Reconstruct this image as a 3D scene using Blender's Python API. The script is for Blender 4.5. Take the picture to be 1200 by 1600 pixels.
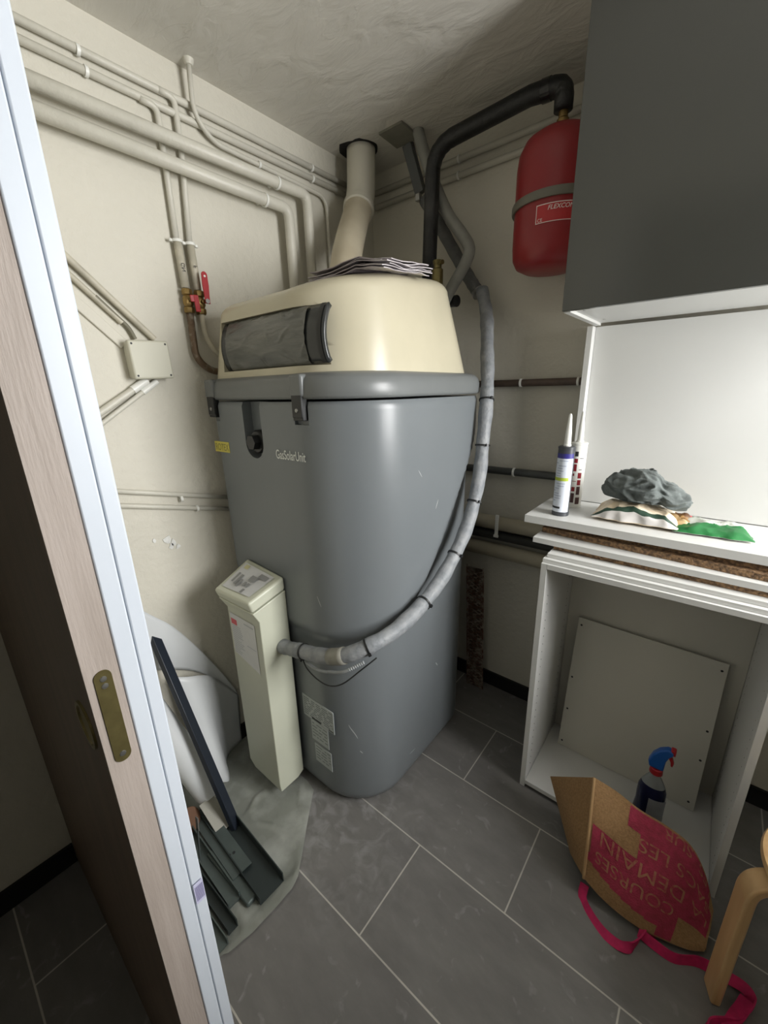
import bpy, bmesh, math, random
from mathutils import Vector, Matrix, noise
for o in list(bpy.data.objects): bpy.data.objects.remove(o)
S = bpy.context.scene
C = S.collection
R = math.radians

# ------------------------------------------------------------------ camera, light, exposure
cd = bpy.data.cameras.new('camera'); cam = bpy.data.objects.new('camera', cd); C.objects.link(cam)
cd.sensor_fit = 'HORIZONTAL'; cd.sensor_width = 36.0; cd.lens = 36.0*629.27/1200.0
cd.clip_start = 0.02; cd.clip_end = 60
right = Vector((0.77440145, 0.63230722, -0.02213552))
up = -Vector((0.16629211, -0.23716861, -0.95713008))
back = -Vector((-0.61045011, 0.73752195, -0.28881142))
cam.matrix_world = Matrix(((right.x, up.x, back.x, 0), (right.y, up.y, back.y, 0), (right.z, up.z, back.z, 1.5), (0, 0, 0, 1)))
S.camera = cam
S.view_settings.view_transform = 'Standard'; S.view_settings.look = 'None'
S.view_settings.gamma = 1; S.view_settings.use_curve_mapping = False
S.view_settings.exposure = 0.0

w = bpy.data.worlds.new('sky'); S.world = w; w.use_nodes = True
w.node_tree.nodes['Background'].inputs[0].default_value = (0.80, 0.90, 1.0, 1)
w.node_tree.nodes['Background'].inputs[1].default_value = 1.0

def area(name, loc, target, sx, sy, power, col, spread=180):
    d = bpy.data.lights.new(name, 'AREA'); d.shape = 'RECTANGLE'; d.size = sx; d.size_y = sy
    d.energy = power; d.color = col; d.spread = R(spread)
    o = bpy.data.objects.new(name, d); C.objects.link(o); o.location = loc
    o.rotation_euler = (Vector(target)-Vector(loc)).to_track_quat('-Z', 'Y').to_euler()
    return o
area('window_daylight', (1.20, 1.20, 1.70), (0.2, 1.02, 1.56), 0.80, 1.08, 68, (1.0, 0.992, 0.975))
area('hall_fill', (0.5, -1.35, 1.6), (-0.2, 1.0, 1.1), 1.0, 1.1, 0.9, (1.0, 0.97, 0.92))  # added weak fill lamp behind the camera; the hall has no window

# ------------------------------------------------------------------ materials
def lin(c):
    return tuple(((v/255)/12.92 if v/255 <= 0.04045 else ((v/255+0.055)/1.055)**2.4) for v in c) + (1,)
MATS = {}
def mat(name, col, rough=0.5, metal=0.0, var=0.0, vscale=6, bump=0.0, bscale=60, col2=None, spec=None,
        coat=0, alpha=1, trans=0, stretch=None, thr=(0.35, 0.75), detail=4):
    if name in MATS: return MATS[name]
    m = bpy.data.materials.new(name); m.use_nodes = True; nt = m.node_tree
    b = nt.nodes['Principled BSDF']; N = nt.nodes.new; L = nt.links.new
    b.inputs['Roughness'].default_value = rough; b.inputs['Metallic'].default_value = metal
    if spec is not None: b.inputs['Specular IOR Level'].default_value = spec
    b.inputs['Coat Weight'].default_value = coat
    b.inputs['Alpha'].default_value = alpha; b.inputs['Transmission Weight'].default_value = trans
    tc = N('ShaderNodeTexCoord'); mp = N('ShaderNodeMapping'); L(tc.outputs['Object'], mp.inputs[0])
    if stretch: mp.inputs['Scale'].default_value = stretch
    base = lin(col)
    c2 = lin(col2) if col2 else tuple(v*(1-var) for v in base[:3])+(1,)
    nz = N('ShaderNodeTexNoise'); nz.inputs['Scale'].default_value = vscale; nz.inputs['Detail'].default_value = detail
    L(mp.outputs[0], nz.inputs['Vector'])
    mr = N('ShaderNodeMapRange'); mr.inputs[1].default_value = thr[0]; mr.inputs[2].default_value = thr[1]
    L(nz.outputs['Fac'], mr.inputs[0])
    mx = N('ShaderNodeMix'); mx.data_type = 'RGBA'; mx.inputs[6].default_value = base; mx.inputs[7].default_value = c2
    L(mr.outputs[0], mx.inputs[0]); L(mx.outputs[2], b.inputs['Base Color'])
    if bump:
        n2 = N('ShaderNodeTexNoise'); n2.inputs['Scale'].default_value = bscale; n2.inputs['Detail'].default_value = 5
        L(mp.outputs[0], n2.inputs['Vector'])
        bp = N('ShaderNodeBump'); bp.inputs['Strength'].default_value = bump; bp.inputs['Distance'].default_value = 0.01
        L(n2.outputs['Fac'], bp.inputs['Height']); L(bp.outputs[0], b.inputs['Normal'])
    MATS[name] = m
    return m

def floor_mat():
    m = bpy.data.materials.new('slate_tile'); m.use_nodes = True; nt = m.node_tree; N = nt.nodes.new; L = nt.links.new
    b = nt.nodes['Principled BSDF']
    tc = N('ShaderNodeTexCoord'); mp = N('ShaderNodeMapping'); L(tc.outputs['Object'], mp.inputs[0])
    mp.inputs['Location'].default_value = (0.256, -0.5203, 0)
    br = N('ShaderNodeTexBrick'); br.offset = 0.5; br.inputs['Scale'].default_value = 1
    br.inputs['Mortar Size'].default_value = 0.0025; br.inputs['Mortar Smooth'].default_value = 0.3
    br.inputs['Brick Width'].default_value = 0.6075; br.inputs['Row Height'].default_value = 0.3085
    br.inputs['Color1'].default_value = lin((118, 116, 113)); br.inputs['Color2'].default_value = lin((111, 109, 107))
    br.inputs['Mortar'].default_value = lin((186, 182, 174)); L(mp.outputs[0], br.inputs['Vector'])
    # slate veins run along the tile, and pale building dust lies in patches
    m2 = N('ShaderNodeMapping'); m2.inputs['Scale'].default_value = (1.2, 3.0, 1); m2.inputs['Rotation'].default_value = (0, 0, 0.5)
    L(tc.outputs['Object'], m2.inputs[0])
    n1 = N('ShaderNodeTexNoise'); n1.inputs['Scale'].default_value = 5; n1.inputs['Detail'].default_value = 9; n1.inputs['Roughness'].default_value = 0.65
    L(m2.outputs[0], n1.inputs['Vector'])
    r1 = N('ShaderNodeMapRange'); r1.inputs[1].default_value = 0.3; r1.inputs[2].default_value = 0.75
    r1.inputs[3].default_value = 0.86; r1.inputs[4].default_value = 1.22; L(n1.outputs['Fac'], r1.inputs[0])
    v = N('ShaderNodeVectorMath'); v.operation = 'SCALE'; L(br.outputs['Color'], v.inputs[0]); L(r1.outputs[0], v.inputs['Scale'])
    n2 = N('ShaderNodeTexNoise'); n2.inputs['Scale'].default_value = 17; n2.inputs['Detail'].default_value = 6; n2.inputs['Distortion'].default_value = 1.2
    L(tc.outputs['Object'], n2.inputs['Vector'])
    r2 = N('ShaderNodeMapRange'); r2.inputs[1].default_value = 0.62; r2.inputs[2].default_value = 0.78; L(n2.outputs['Fac'], r2.inputs[0])
    # dust is thickest round the foot of the tank
    d = N('ShaderNodeVectorMath'); d.operation = 'DISTANCE'; L(tc.outputs['Object'], d.inputs[0]); d.inputs[1].default_value = (-0.86, 0.74, 0)
    r3 = N('ShaderNodeMapRange'); r3.inputs[1].default_value = 0.08; r3.inputs[2].default_value = 0.42; r3.inputs[3].default_value = 1.0; r3.inputs[4].default_value = 0.0
    L(d.outputs['Value'], r3.inputs[0])
    r4 = N('ShaderNodeMapRange'); r4.inputs[1].default_value = 0.45; r4.inputs[2].default_value = 0.72; L(n2.outputs['Fac'], r4.inputs[0])
    mu = N('ShaderNodeMath'); mu.operation = 'MULTIPLY'; L(r3.outputs[0], mu.inputs[0]); L(r4.outputs[0], mu.inputs[1])
    ad = N('ShaderNodeMath'); ad.operation = 'MAXIMUM'; L(mu.outputs[0], ad.inputs[0]); L(r2.outputs[0], ad.inputs[1])
    sc = N('ShaderNodeMath'); sc.operation = 'MULTIPLY'; sc.inputs[1].default_value = 0.42; L(ad.outputs[0], sc.inputs[0])
    mx = N('ShaderNodeMix'); mx.data_type = 'RGBA'; mx.inputs[7].default_value = lin((176, 176, 176))
    L(sc.outputs[0], mx.inputs[0]); L(v.outputs[0], mx.inputs[6]); L(mx.outputs[2], b.inputs['Base Color'])
    b.inputs['Roughness'].default_value = 0.42
    bp = N('ShaderNodeBump'); bp.inputs['Strength'].default_value = 0.25; bp.inputs['Distance'].default_value = 0.004
    L(n1.outputs['Fac'], bp.inputs['Height']); L(bp.outputs[0], b.inputs['Normal'])
    return m

def ceiling_mat():
    m = bpy.data.materials.new('rough_plaster'); m.use_nodes = True; nt = m.node_tree; N = nt.nodes.new; L = nt.links.new
    b = nt.nodes['Principled BSDF']; b.inputs['Roughness'].default_value = 0.55
    tc = N('ShaderNodeTexCoord')
    mp = N('ShaderNodeMapping'); mp.inputs['Rotation'].default_value = (0, 0, 0.9); mp.inputs['Scale'].default_value = (1, 2.2, 1)
    L(tc.outputs['Object'], mp.inputs[0])
    n1 = N('ShaderNodeTexNoise'); n1.inputs['Scale'].default_value = 4; n1.inputs['Detail'].default_value = 6; n1.inputs['Distortion'].default_value = 1.5
    L(mp.outputs[0], n1.inputs['Vector'])
    # narrow trowel ridges
    ab = N('ShaderNodeMath'); ab.operation = 'SUBTRACT'; ab.inputs[1].default_value = 0.5; L(n1.outputs['Fac'], ab.inputs[0])
    a2 = N('ShaderNodeMath'); a2.operation = 'ABSOLUTE'; L(ab.outputs[0], a2.inputs[0])
    r = N('ShaderNodeMapRange'); r.inputs[1].default_value = 0.0; r.inputs[2].default_value = 0.02; r.inputs[3].default_value = 1; r.inputs[4].default_value = 0
    L(a2.outputs[0], r.inputs[0])
    n3 = N('ShaderNodeTexNoise'); n3.inputs['Scale'].default_value = 3; L(tc.outputs['Object'], n3.inputs['Vector'])
    r3 = N('ShaderNodeMapRange'); r3.inputs[1].default_value = 0.45; r3.inputs[2].default_value = 0.6; L(n3.outputs['Fac'], r3.inputs[0])
    mu = N('ShaderNodeMath'); mu.operation = 'MULTIPLY'; L(r.outputs[0], mu.inputs[0]); L(r3.outputs[0], mu.inputs[1])
    n2 = N('ShaderNodeTexNoise'); n2.inputs['Scale'].default_value = 7; n2.inputs['Detail'].default_value = 5; n2.inputs['Distortion'].default_value = 0.6; L(mp.outputs[0], n2.inputs['Vector'])
    m3 = N('ShaderNodeMath'); m3.operation = 'MULTIPLY_ADD'; m3.inputs[1].default_value = 0.05; L(mu.outputs[0], m3.inputs[0]); L(n2.outputs['Fac'], m3.inputs[2])
    bp = N('ShaderNodeBump'); bp.inputs['Strength'].default_value = 0.62; bp.inputs['Distance'].default_value = 0.016
    L(m3.outputs[0], bp.inputs['Height']); L(bp.outputs[0], b.inputs['Normal'])
    mx = N('ShaderNodeMix'); mx.data_type = 'RGBA'; mx.inputs[6].default_value = lin((214, 211, 203)); mx.inputs[7].default_value = lin((200, 197, 188))
    L(n3.outputs['Fac'], mx.inputs[0]); L(mx.outputs[2], b.inputs['Base Color'])
    return m

def glass_mat():
    m = bpy.data.materials.new('window_glass'); m.use_nodes = True; nt = m.node_tree; N = nt.nodes.new; L = nt.links.new
    nt.nodes.remove(nt.nodes['Principled BSDF'])
    t = N('ShaderNodeBsdfTransparent'); g = N('ShaderNodeBsdfGlossy'); g.inputs['Roughness'].default_value = 0.02
    f = N('ShaderNodeFresnel'); f.inputs[0].default_value = 1.45; x = N('ShaderNodeMixShader')
    L(f.outputs[0], x.inputs[0]); L(t.outputs[0], x.inputs[1]); L(g.outputs[0], x.inputs[2])
    L(x.outputs[0], nt.nodes['Material Output'].inputs[0])
    return m

paint = mat('wall_paint', (210, 206, 193), 0.6, var=0.06, vscale=2.5, bump=0.35, bscale=45)
pipe_paint = mat('pipe_paint', (206, 203, 191), 0.42, var=0.10, vscale=12, bump=0.15, bscale=80)
old_pipe = mat('worn_pipe_paint', (196, 190, 172), 0.5, var=0.3, vscale=25)
white_gloss = mat('white_trim', (200, 207, 216), 0.35, var=0.02)
white_lam = mat('white_laminate', (214, 214, 211), 0.38, var=0.03, vscale=3)
white_panel = mat('white_panel_board', (204, 202, 192), 0.45, var=0.03, vscale=3)
body_m = mat('grey_plastic', (113, 118, 121), 0.30, var=0.10, vscale=3, stretch=(1, 1, 0.25), bump=0.02, bscale=20)
lid_m = mat('grey_plastic_lid', (112, 115, 115), 0.34, var=0.10, vscale=5)
beige_m = mat('cream_plastic', (192, 185, 162), 0.26, var=0.08, vscale=7, bump=0.03, bscale=15)
pump_m = mat('pale_green_metal', (200, 202, 184), 0.38, var=0.06, vscale=5)
black_m = mat('black_plastic', (26, 27, 28), 0.4)
dark_film = mat('dark_display', (52, 54, 54), 0.22, var=0.2, vscale=8)
film_m = mat('protective_film', (104, 104, 98), 0.22, col2=(74, 76, 73), vscale=6, stretch=(1, 1, 4), bump=0.5, bscale=14, thr=(0.3, 0.7))
foam_m = mat('grey_foam', (122, 126, 130), 0.55, col2=(152, 154, 156), vscale=30, bump=0.3, bscale=70)
foamd_m = mat('dusty_grey_foam', (96, 98, 98), 0.7, col2=(122, 122, 119), vscale=25, bump=0.3, bscale=60)
blackfoam = mat('black_foam', (25, 26, 27), 0.45, col2=(50, 50, 50), vscale=9, bump=0.4, bscale=40, thr=(0.55, 0.75))
brass = mat('brass', (150, 125, 78), 0.38, metal=0.8, var=0.4, vscale=30)
dull_brass = mat('dull_brass', (124, 114, 74), 0.35, metal=0.7, var=0.3, vscale=60)
copper_dark = mat('tarnished_copper', (104, 86, 68), 0.45, metal=0.4, col2=(150, 144, 130), vscale=40, bump=0.4, bscale=60, thr=(0.5, 0.7))
steel = mat('steel', (160, 160, 158), 0.3, metal=0.9)
red_m = mat('red_enamel', (138, 26, 32), 0.38, col2=(136, 50, 52), vscale=5, bump=0.05, bscale=12)
red_handle = mat('red_vinyl', (165, 30, 38), 0.4)
band_m = mat('grey_band', (108, 106, 96), 0.45)
plastic_white = mat('white_plastic', (232, 232, 226), 0.35)
jb_m = mat('junction_box_plastic', (196, 194, 178), 0.5, var=0.05)
paper_m = mat('label_paper', (205, 206, 206), 0.6, var=0.05, vscale=40)
paper2_m = mat('grey_label_paper', (176, 182, 182), 0.5, var=0.1, vscale=40)
ink_m = mat('label_ink', (110, 112, 112), 0.6)
darkink = mat('dark_ink', (40, 42, 44), 0.6)
chip_m = mat('particle_board', (150, 118, 84), 0.8, col2=(96, 74, 54), vscale=110, bump=0.6, bscale=150, thr=(0.4, 0.6))
door_grey = mat('graphite_lacquer', (74, 75, 71), 0.22, var=0.04, vscale=2)
wood_edge = mat('limed_oak_edge', (166, 155, 147), 0.55, col2=(148, 137, 128), vscale=7, stretch=(6, 6, 0.6), bump=0.1)
wood_face = mat('dark_oak_face', (92, 75, 60), 0.5, col2=(72, 58, 46), vscale=6, stretch=(5, 5, 0.5), bump=0.1)
birch = mat('birch_ply', (206, 170, 122), 0.4, col2=(188, 150, 104), vscale=7, stretch=(4, 4, 0.6))
jute = mat('jute', (158, 124, 84), 0.9, col2=(136, 105, 69), vscale=160, bump=0.3, bscale=260)
jute_red = mat('jute_print', (168, 50, 78), 0.85, col2=(138, 44, 62), vscale=70, bump=0.4, bscale=260)
strap_m = mat('pink_strap', (196, 28, 92), 0.75, var=0.35, vscale=50)
cloth_m = mat('grey_cotton', (104, 110, 108), 0.85, col2=(88, 94, 92), vscale=9, bump=0.2, bscale=200)
black_base = mat('black_baseboard', (20, 20, 20), 0.5)
vinyl = mat('white_vinyl', (214, 217, 219), 0.4, var=0.03)
sheet_m = mat('dusty_plastic_sheet', (142, 145, 137), 0.3, col2=(178, 180, 174), vscale=9, alpha=0.85, bump=0.8, bscale=9, thr=(0.45, 0.7))
alu_green = mat('green_grey_aluminium', (92, 102, 100), 0.4, metal=0.35, var=0.2, vscale=9)
alu_dark = mat('dark_green_profile', (52, 60, 60), 0.45, metal=0.2, var=0.2, vscale=9)
blackbar_m = mat('blue_black_profile', (34, 40, 50), 0.35)
floor_m = floor_mat(); ceil_m = ceiling_mat(); glass = glass_mat()

# ------------------------------------------------------------------ mesh helpers
def newbm(): return bmesh.new()
def link(name, bm, m, parent=None, smooth=False, bev=0, seg=2, loc=None, sub=0):
    bmesh.ops.recalc_face_normals(bm, faces=bm.faces)
    me = bpy.data.meshes.new(name); bm.to_mesh(me); bm.free()
    o = bpy.data.objects.new(name, me); C.objects.link(o)
    for x in (m if isinstance(m, (list, tuple)) else [m]): me.materials.append(x)
    if smooth:
        for p in me.polygons: p.use_smooth = True
        if smooth != 'all': me.set_sharp_from_angle(angle=R(40))
    if bev:
        b = o.modifiers.new('bevel', 'BEVEL'); b.width = bev; b.segments = seg; b.limit_method = 'ANGLE'; b.angle_limit = R(40)
        for p in me.polygons: p.use_smooth = True
        me.set_sharp_from_angle(angle=R(50)); b.harden_normals = False
    if sub:
        s = o.modifiers.new('sub', 'SUBSURF'); s.levels = sub; s.render_levels = sub
    if parent:
        o.parent = parent; o.matrix_parent_inverse = parent.matrix_world.inverted() if parent.type != 'EMPTY' else Matrix.Translation(-parent.location)
    return o
def empty(name, label, cat, loc, group=None):
    o = bpy.data.objects.new(name, None); C.objects.link(o); o.location = loc; o.empty_display_size = 0.05
    o['label'] = label; o['category'] = cat
    if group: o['group'] = group
    return o
def tag(o, label, cat, group=None):
    o['label'] = label; o['category'] = cat
    if group: o['group'] = group
    return o
def struct(name, bm, m, **k):
    o = link(name, bm, m, **k); o['kind'] = 'structure'; return o
def box(bm, x0, x1, y0, y1, z0, z1, mi=0, M=None):
    P = [Vector(p) for p in ((x0,y0,z0),(x1,y0,z0),(x1,y1,z0),(x0,y1,z0),(x0,y0,z1),(x1,y0,z1),(x1,y1,z1),(x0,y1,z1))]
    if M: P = [M @ p for p in P]
    v = [bm.verts.new(p) for p in P]
    for f in ((0,3,2,1),(4,5,6,7),(0,1,5,4),(1,2,6,5),(2,3,7,6),(3,0,4,7)):
        bm.faces.new([v[i] for i in f]).material_index = mi
def loft(bm, rings, cap0=True, cap1=True, mi=0, closed=True):
    V = [[bm.verts.new(p) for p in r] for r in rings]; n = len(V[0])
    for a, b in zip(V, V[1:]):
        for i in range(n if closed else n-1):
            j = (i+1) % n
            bm.faces.new((a[i], a[j], b[j], b[i])).material_index = mi
    if cap0 and closed: bm.faces.new(V[0][::-1]).material_index = mi
    if cap1 and closed: bm.faces.new(V[-1]).material_index = mi
    return V
def lathe(bm, prof, cx, cy, cz=0, seg=32, M=None, mi=0):
    rings = []
    for r, z in prof:
        ring = [Vector((cx+max(r, 1e-4)*math.cos(2*math.pi*i/seg), cy+max(r, 1e-4)*math.sin(2*math.pi*i/seg), cz+z)) for i in range(seg)]
        if M: ring = [M @ p for p in ring]
        rings.append(ring)
    loft(bm, rings, mi=mi)
def fillet(pts, r=0.03, n=6):
    P = [Vector(p) for p in pts]; out = [P[0]]
    for i in range(1, len(P)-1):
        a, b, c = P[i-1], P[i], P[i+1]
        u, v = (a-b), (c-b); d = min(r, u.length*0.49, v.length*0.49)
        s, e = b+u.normalized()*d, b+v.normalized()*d
        for k in range(n+1):
            t = k/n; out.append((1-t)**2*s+2*t*(1-t)*b+t*t*e)
    out.append(P[-1]); return out
def spline(pts, n=8):
    P = [Vector(p) for p in pts]; P = [2*P[0]-P[1]]+P+[2*P[-1]-P[-2]]; out = []
    for i in range(1, len(P)-2):
        for k in range(n):
            t = k/n; a, b, c, d = P[i-1], P[i], P[i+1], P[i+2]
            out.append(0.5*((2*b)+(c-a)*t+(2*a-5*b+4*c-d)*t*t+(3*b-3*c+d-a)*t**3))
    out.append(P[-2]); return out
def frames(P):
    T = []
    for i in range(len(P)):
        T.append((P[min(i+1, len(P)-1)]-P[max(i-1, 0)]).normalized())
    n = T[0].orthogonal().normalized(); F = []
    for i, t in enumerate(T):
        n = (n-t*n.dot(t)).normalized(); F.append((t, n, t.cross(n)))
    return F
def tube(bm, P, r, seg=16, mi=0, rf=None):
    P = [Vector(p) for p in P]; F = frames(P); rings = []
    for i, (p, (t, n, b)) in enumerate(zip(P, F)):
        rr = rf(i/(len(P)-1)) if rf else r
        rings.append([p+(n*math.cos(2*math.pi*k/seg)+b*math.sin(2*math.pi*k/seg))*rr for k in range(seg)])
    loft(bm, rings, mi=mi)
def ribbon(bm, P, side, wd, th, mi=0):
    """flat strap: rectangular section, 'side' gives the width direction at each point"""
    P = [Vector(p) for p in P]; F = frames(P); rings = []
    for i, (p, (t, _, _)) in enumerate(zip(P, F)):
        s = Vector(side(i/(len(P)-1)) if callable(side) else side); s = (s-t*s.dot(t)).normalized(); n = t.cross(s)
        rings.append([p+s*wd/2+n*th/2, p-s*wd/2+n*th/2, p-s*wd/2-n*th/2, p+s*wd/2-n*th/2])
    loft(bm, rings, mi=mi)
def extrude_poly(bm, pts, off, mi=0):
    """closed polygon extruded along vector off"""
    off = Vector(off); loft(bm, [[Vector(p) for p in pts], [Vector(p)+off for p in pts]], mi=mi)
def bar(bm, a, b, wx, wy, upv=(0, 0, 1), mi=0):
    a, b = Vector(a), Vector(b); t = (b-a).normalized(); u = Vector(upv); s = t.cross(u).normalized(); u = s.cross(t)
    ring = lambda p: [p+s*wx/2+u*wy/2, p-s*wx/2+u*wy/2, p-s*wx/2-u*wy/2, p+s*wx/2-u*wy/2]
    loft(bm, [ring(a), ring(b)], mi=mi)
def tube_obj(name, P, r, m, parent=None, seg=16):
    bm = newbm(); tube(bm, P, r, seg); return link(name, bm, m, parent, smooth=True)
def fast_copy_text(s, size, fn, m, name='lettering', parent=None, font_x=1.0, bold=0.0, fine=0):
    cu = bpy.data.curves.new(name, 'FONT'); cu.body = s; cu.size = size; cu.align_x = 'LEFT'; cu.offset = bold
    ob = bpy.data.objects.new(name, cu); C.objects.link(ob)
    dg = bpy.context.evaluated_depsgraph_get(); me = bpy.data.meshes.new_from_object(ob.evaluated_get(dg))
    bpy.data.objects.remove(ob); bpy.data.curves.remove(cu)
    bm = newbm(); bm.from_mesh(me); bpy.data.meshes.remove(me)
    if fine:
        bmesh.ops.triangulate(bm, faces=bm.faces)
        for _ in range(fine): bmesh.ops.subdivide_edges(bm, edges=[e for e in bm.edges if e.calc_length() > size*0.16], cuts=1, use_grid_fill=False); bmesh.ops.triangulate(bm, faces=bm.faces)
    for v in bm.verts: v.co = fn(v.co.x*font_x, v.co.y)
    me2 = bpy.data.meshes.new(name); bm.to_mesh(me2); bm.free(); me2.materials.append(m)
    o = bpy.data.objects.new(name, me2); C.objects.link(o)
    if parent:
        o.parent = parent; o.matrix_parent_inverse = parent.matrix_world.inverted() if parent.type != 'EMPTY' else Matrix.Translation(-parent.location)
    return o
def quad_patch(bm, fn, nu=8, nv=2, mi=0, u0=0, u1=1, v0=0, v1=1):
    V = [[bm.verts.new(fn(u0+(u1-u0)*i/nu, v0+(v1-v0)*j/nv)) for i in range(nu+1)] for j in range(nv+1)]
    for j in range(nv):
        for i in range(nu):
            bm.faces.new((V[j][i], V[j][i+1], V[j+1][i+1], V[j+1][i])).material_index = mi

# ------------------------------------------------------------------ the room
XL, YB, ZC, XR, YF = -1.45, 1.72, 2.455, 1.10, -1.5
bm = newbm(); box(bm, XL-0.1, XR+0.1, YF-0.1, YB+0.1, -0.1, 0); struct('floor', bm, floor_m)
bm = newbm(); box(bm, XL-0.1, XR+0.1, YF-0.1, YB+0.1, ZC, ZC+0.1); struct('ceiling', bm, ceil_m)
bm = newbm(); box(bm, XL-0.1, XL, YF-0.1, YB+0.1, 0, ZC); struct('wall_left', bm, paint)
bm = newbm(); box(bm, XL, XR+0.1, YB, YB+0.1, 0, ZC); struct('wall_back', bm, paint)
bm = newbm(); box(bm, XL, XR+0.1, YF-0.1, YF, 0, ZC); struct('wall_front', bm, paint)
wy0, wy1, wz0, wz1 = 0.50, 1.64, 1.08, 2.25
bm = newbm()
box(bm, XR, XR+0.1, YF, wy0, 0, ZC); box(bm, XR, XR+0.1, wy1, YB, 0, ZC)
box(bm, XR, XR+0.1, wy0, wy1, 0, wz0); box(bm, XR, XR+0.1, wy0, wy1, wz1, ZC)
struct('wall_right', bm, paint)
bm = newbm()
for a in ((wy0, wy0+0.05, wz0, wz1), (wy1-0.05, wy1, wz0, wz1), (wy0+0.05, wy1-0.05, wz0, wz0+0.05), (wy0+0.05, wy1-0.05, wz1-0.05, wz1)):
    box(bm, XR+0.02, XR+0.07, *a)
wf = struct('window_1', bm, white_gloss)
bm = newbm(); box(bm, XR+0.04, XR+0.046, wy0+0.045, wy1-0.045, wz0+0.045, wz1-0.045); link('window_pane', bm, glass, wf)
# partition with the doorway; its left end is the white jamb
bm = newbm(); box(bm, XL, -0.50, 0.108, 0.138, 0, ZC); box(bm, 0.62, XR, 0.075, 0.135, 0, ZC)
box(bm, -0.50, 0.62, 0.075, 0.135, 2.28, ZC); struct('wall_partition', bm, paint)
bm = newbm(); box(bm, -0.50, -0.477, 0.1045, 0.1235, 0, 2.28); box(bm, -0.50, -0.4785, 0.1245, 0.1405, 0, 2.28)
struct('trim_1', bm, white_gloss, bev=0.0018)
bm = newbm(); box(bm, XL, XL+0.012, YF, 0.07, 0, 0.075); box(bm, XL, XL+0.012, 0.14, YB, 0, 0.075); struct('baseboard_left', bm, black_base)
bm = newbm(); box(bm, XL+0.012, 1.1, YB-0.012, YB, 0, 0.075); struct('baseboard_back', bm, black_base)

# sliding door leaf
dl = empty('sliding_door', 'pale oak edged sliding door leaf with brass lock plate beside the white jamb', 'door', (-0.9, 0.0875, 0))
bm = newbm(); box(bm, XL+0.013, -0.480, 0.0712, 0.1035, 0.004, 2.26); link('door_leaf', bm, wood_face, dl)
bm = newbm(); box(bm, -0.480, -0.477, 0.0712, 0.1035, 0.004, 2.26); link('edge_band', bm, wood_edge, dl)['label'] = 'pale limed oak edge facing the doorway'
bm = newbm(); n = 10; pts = []
for k in range(n+1): a = math.pi*k/n; pts.append((-0.4768, 0.0872+0.0085*math.cos(a), 1.207+0.0085*math.sin(a)))
for k in range(n+1): a = math.pi+math.pi*k/n; pts.append((-0.4768, 0.0872+0.0085*math.cos(a), 1.100+0.0085*math.sin(a)))
extrude_poly(bm, pts, (0.0012, 0, 0)); lp = link('lock_plate', bm, dull_brass, dl)
bm = newbm()
for z in (1.205, 1.102, 1.196):
    lathe(bm, [(0, 0), (0.0036, 0), (0.0030, 0.001), (0, 0.0013)], 0, 0, 0, 14, Matrix.Translation((-0.4757, 0.0872, z)) @ Matrix.Rotation(R(90), 4, 'Y'))
link('screw', bm, steel, lp, smooth=True)
bm = newbm()
Mh = Matrix.Translation((-0.532, 0.0712, 1.122)) @ Matrix.Rotation(R(90), 4, 'X')
lathe(bm, [(0, 0.0003), (0.024, 0.0003), (0.026, 0.0025), (0.031, 0.0025), (0.032, 0.0)], 0, 0, 0, 32, Mh); link('flush_pull', bm, dull_brass, dl, smooth=True)
# bar-code sticker on the jamb
bm = newbm(); quad_patch(bm, lambda u, v: Vector((-0.4762, 0.1255+0.0135*u, 0.785+0.040*v)), 1, 1)
for k in range(9):
    box(bm, -0.4761, -0.4760, 0.127+0.0013*k, 0.127+0.0013*k+0.0006, 0.790, 0.818, 1)
tag(link('sticker', bm, [mat('faded_label', (190, 190, 215), 0.6), mat('violet_ink', (90, 80, 130), 0.6)]), 'small torn bar code sticker low on the white jamb', 'sticker')

# ------------------------------------------------------------------ boiler with its hot water tank
BX0, BX1, BY0, BY1 = -1.412, -0.700, 0.742, 1.50
boiler = empty('boiler', 'tall grey hot water boiler with a cream top and dark display', 'boiler', (-1.04, 1.1, 0))
def rrect(x0, x1, y0, y1, rs, z, n=10, m=14):
    """rounded rectangle ring; rs = radii for corners (x1y0, x1y1, x0y1, x0y0)"""
    out = []
    cs = [(x1-rs[0], y0+rs[0], rs[0], -90), (x1-rs[1], y1-rs[1], rs[1], 0), (x0+rs[2], y1-rs[2], rs[2], 90), (x0+rs[3], y0+rs[3], rs[3], 180)]
    for i, (cx, cy, r, a0) in enumerate(cs):
        for k in range(n+1):
            a = R(a0+90*k/n); out.append(Vector((cx+r*math.cos(a), cy+r*math.sin(a), z)))
        nx = cs[(i+1) % 4]; a = R(nx[3]); e = Vector((nx[0]+nx[2]*math.cos(a), nx[1]+nx[2]*math.sin(a), z)); s = out[-1]
        for k in range(1, m): out.append(s.lerp(e, k/m))
    return out
RS = (0.20, 0.12, 0.07, 0.04)
def smooth01(t): t = max(0, min(1, t)); return t*t*(3-2*t)
def bulge_z(p):
    # the lower rim of the swollen upper half: level across the front, climbing along the right flank
    y = max(0, p.y-0.86)
    return 0.722 + 0.62*(y/0.55)**1.7 if p.x > -1.2 else 0.722+0.25*max(0, (-1.2-p.x))*3
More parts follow.
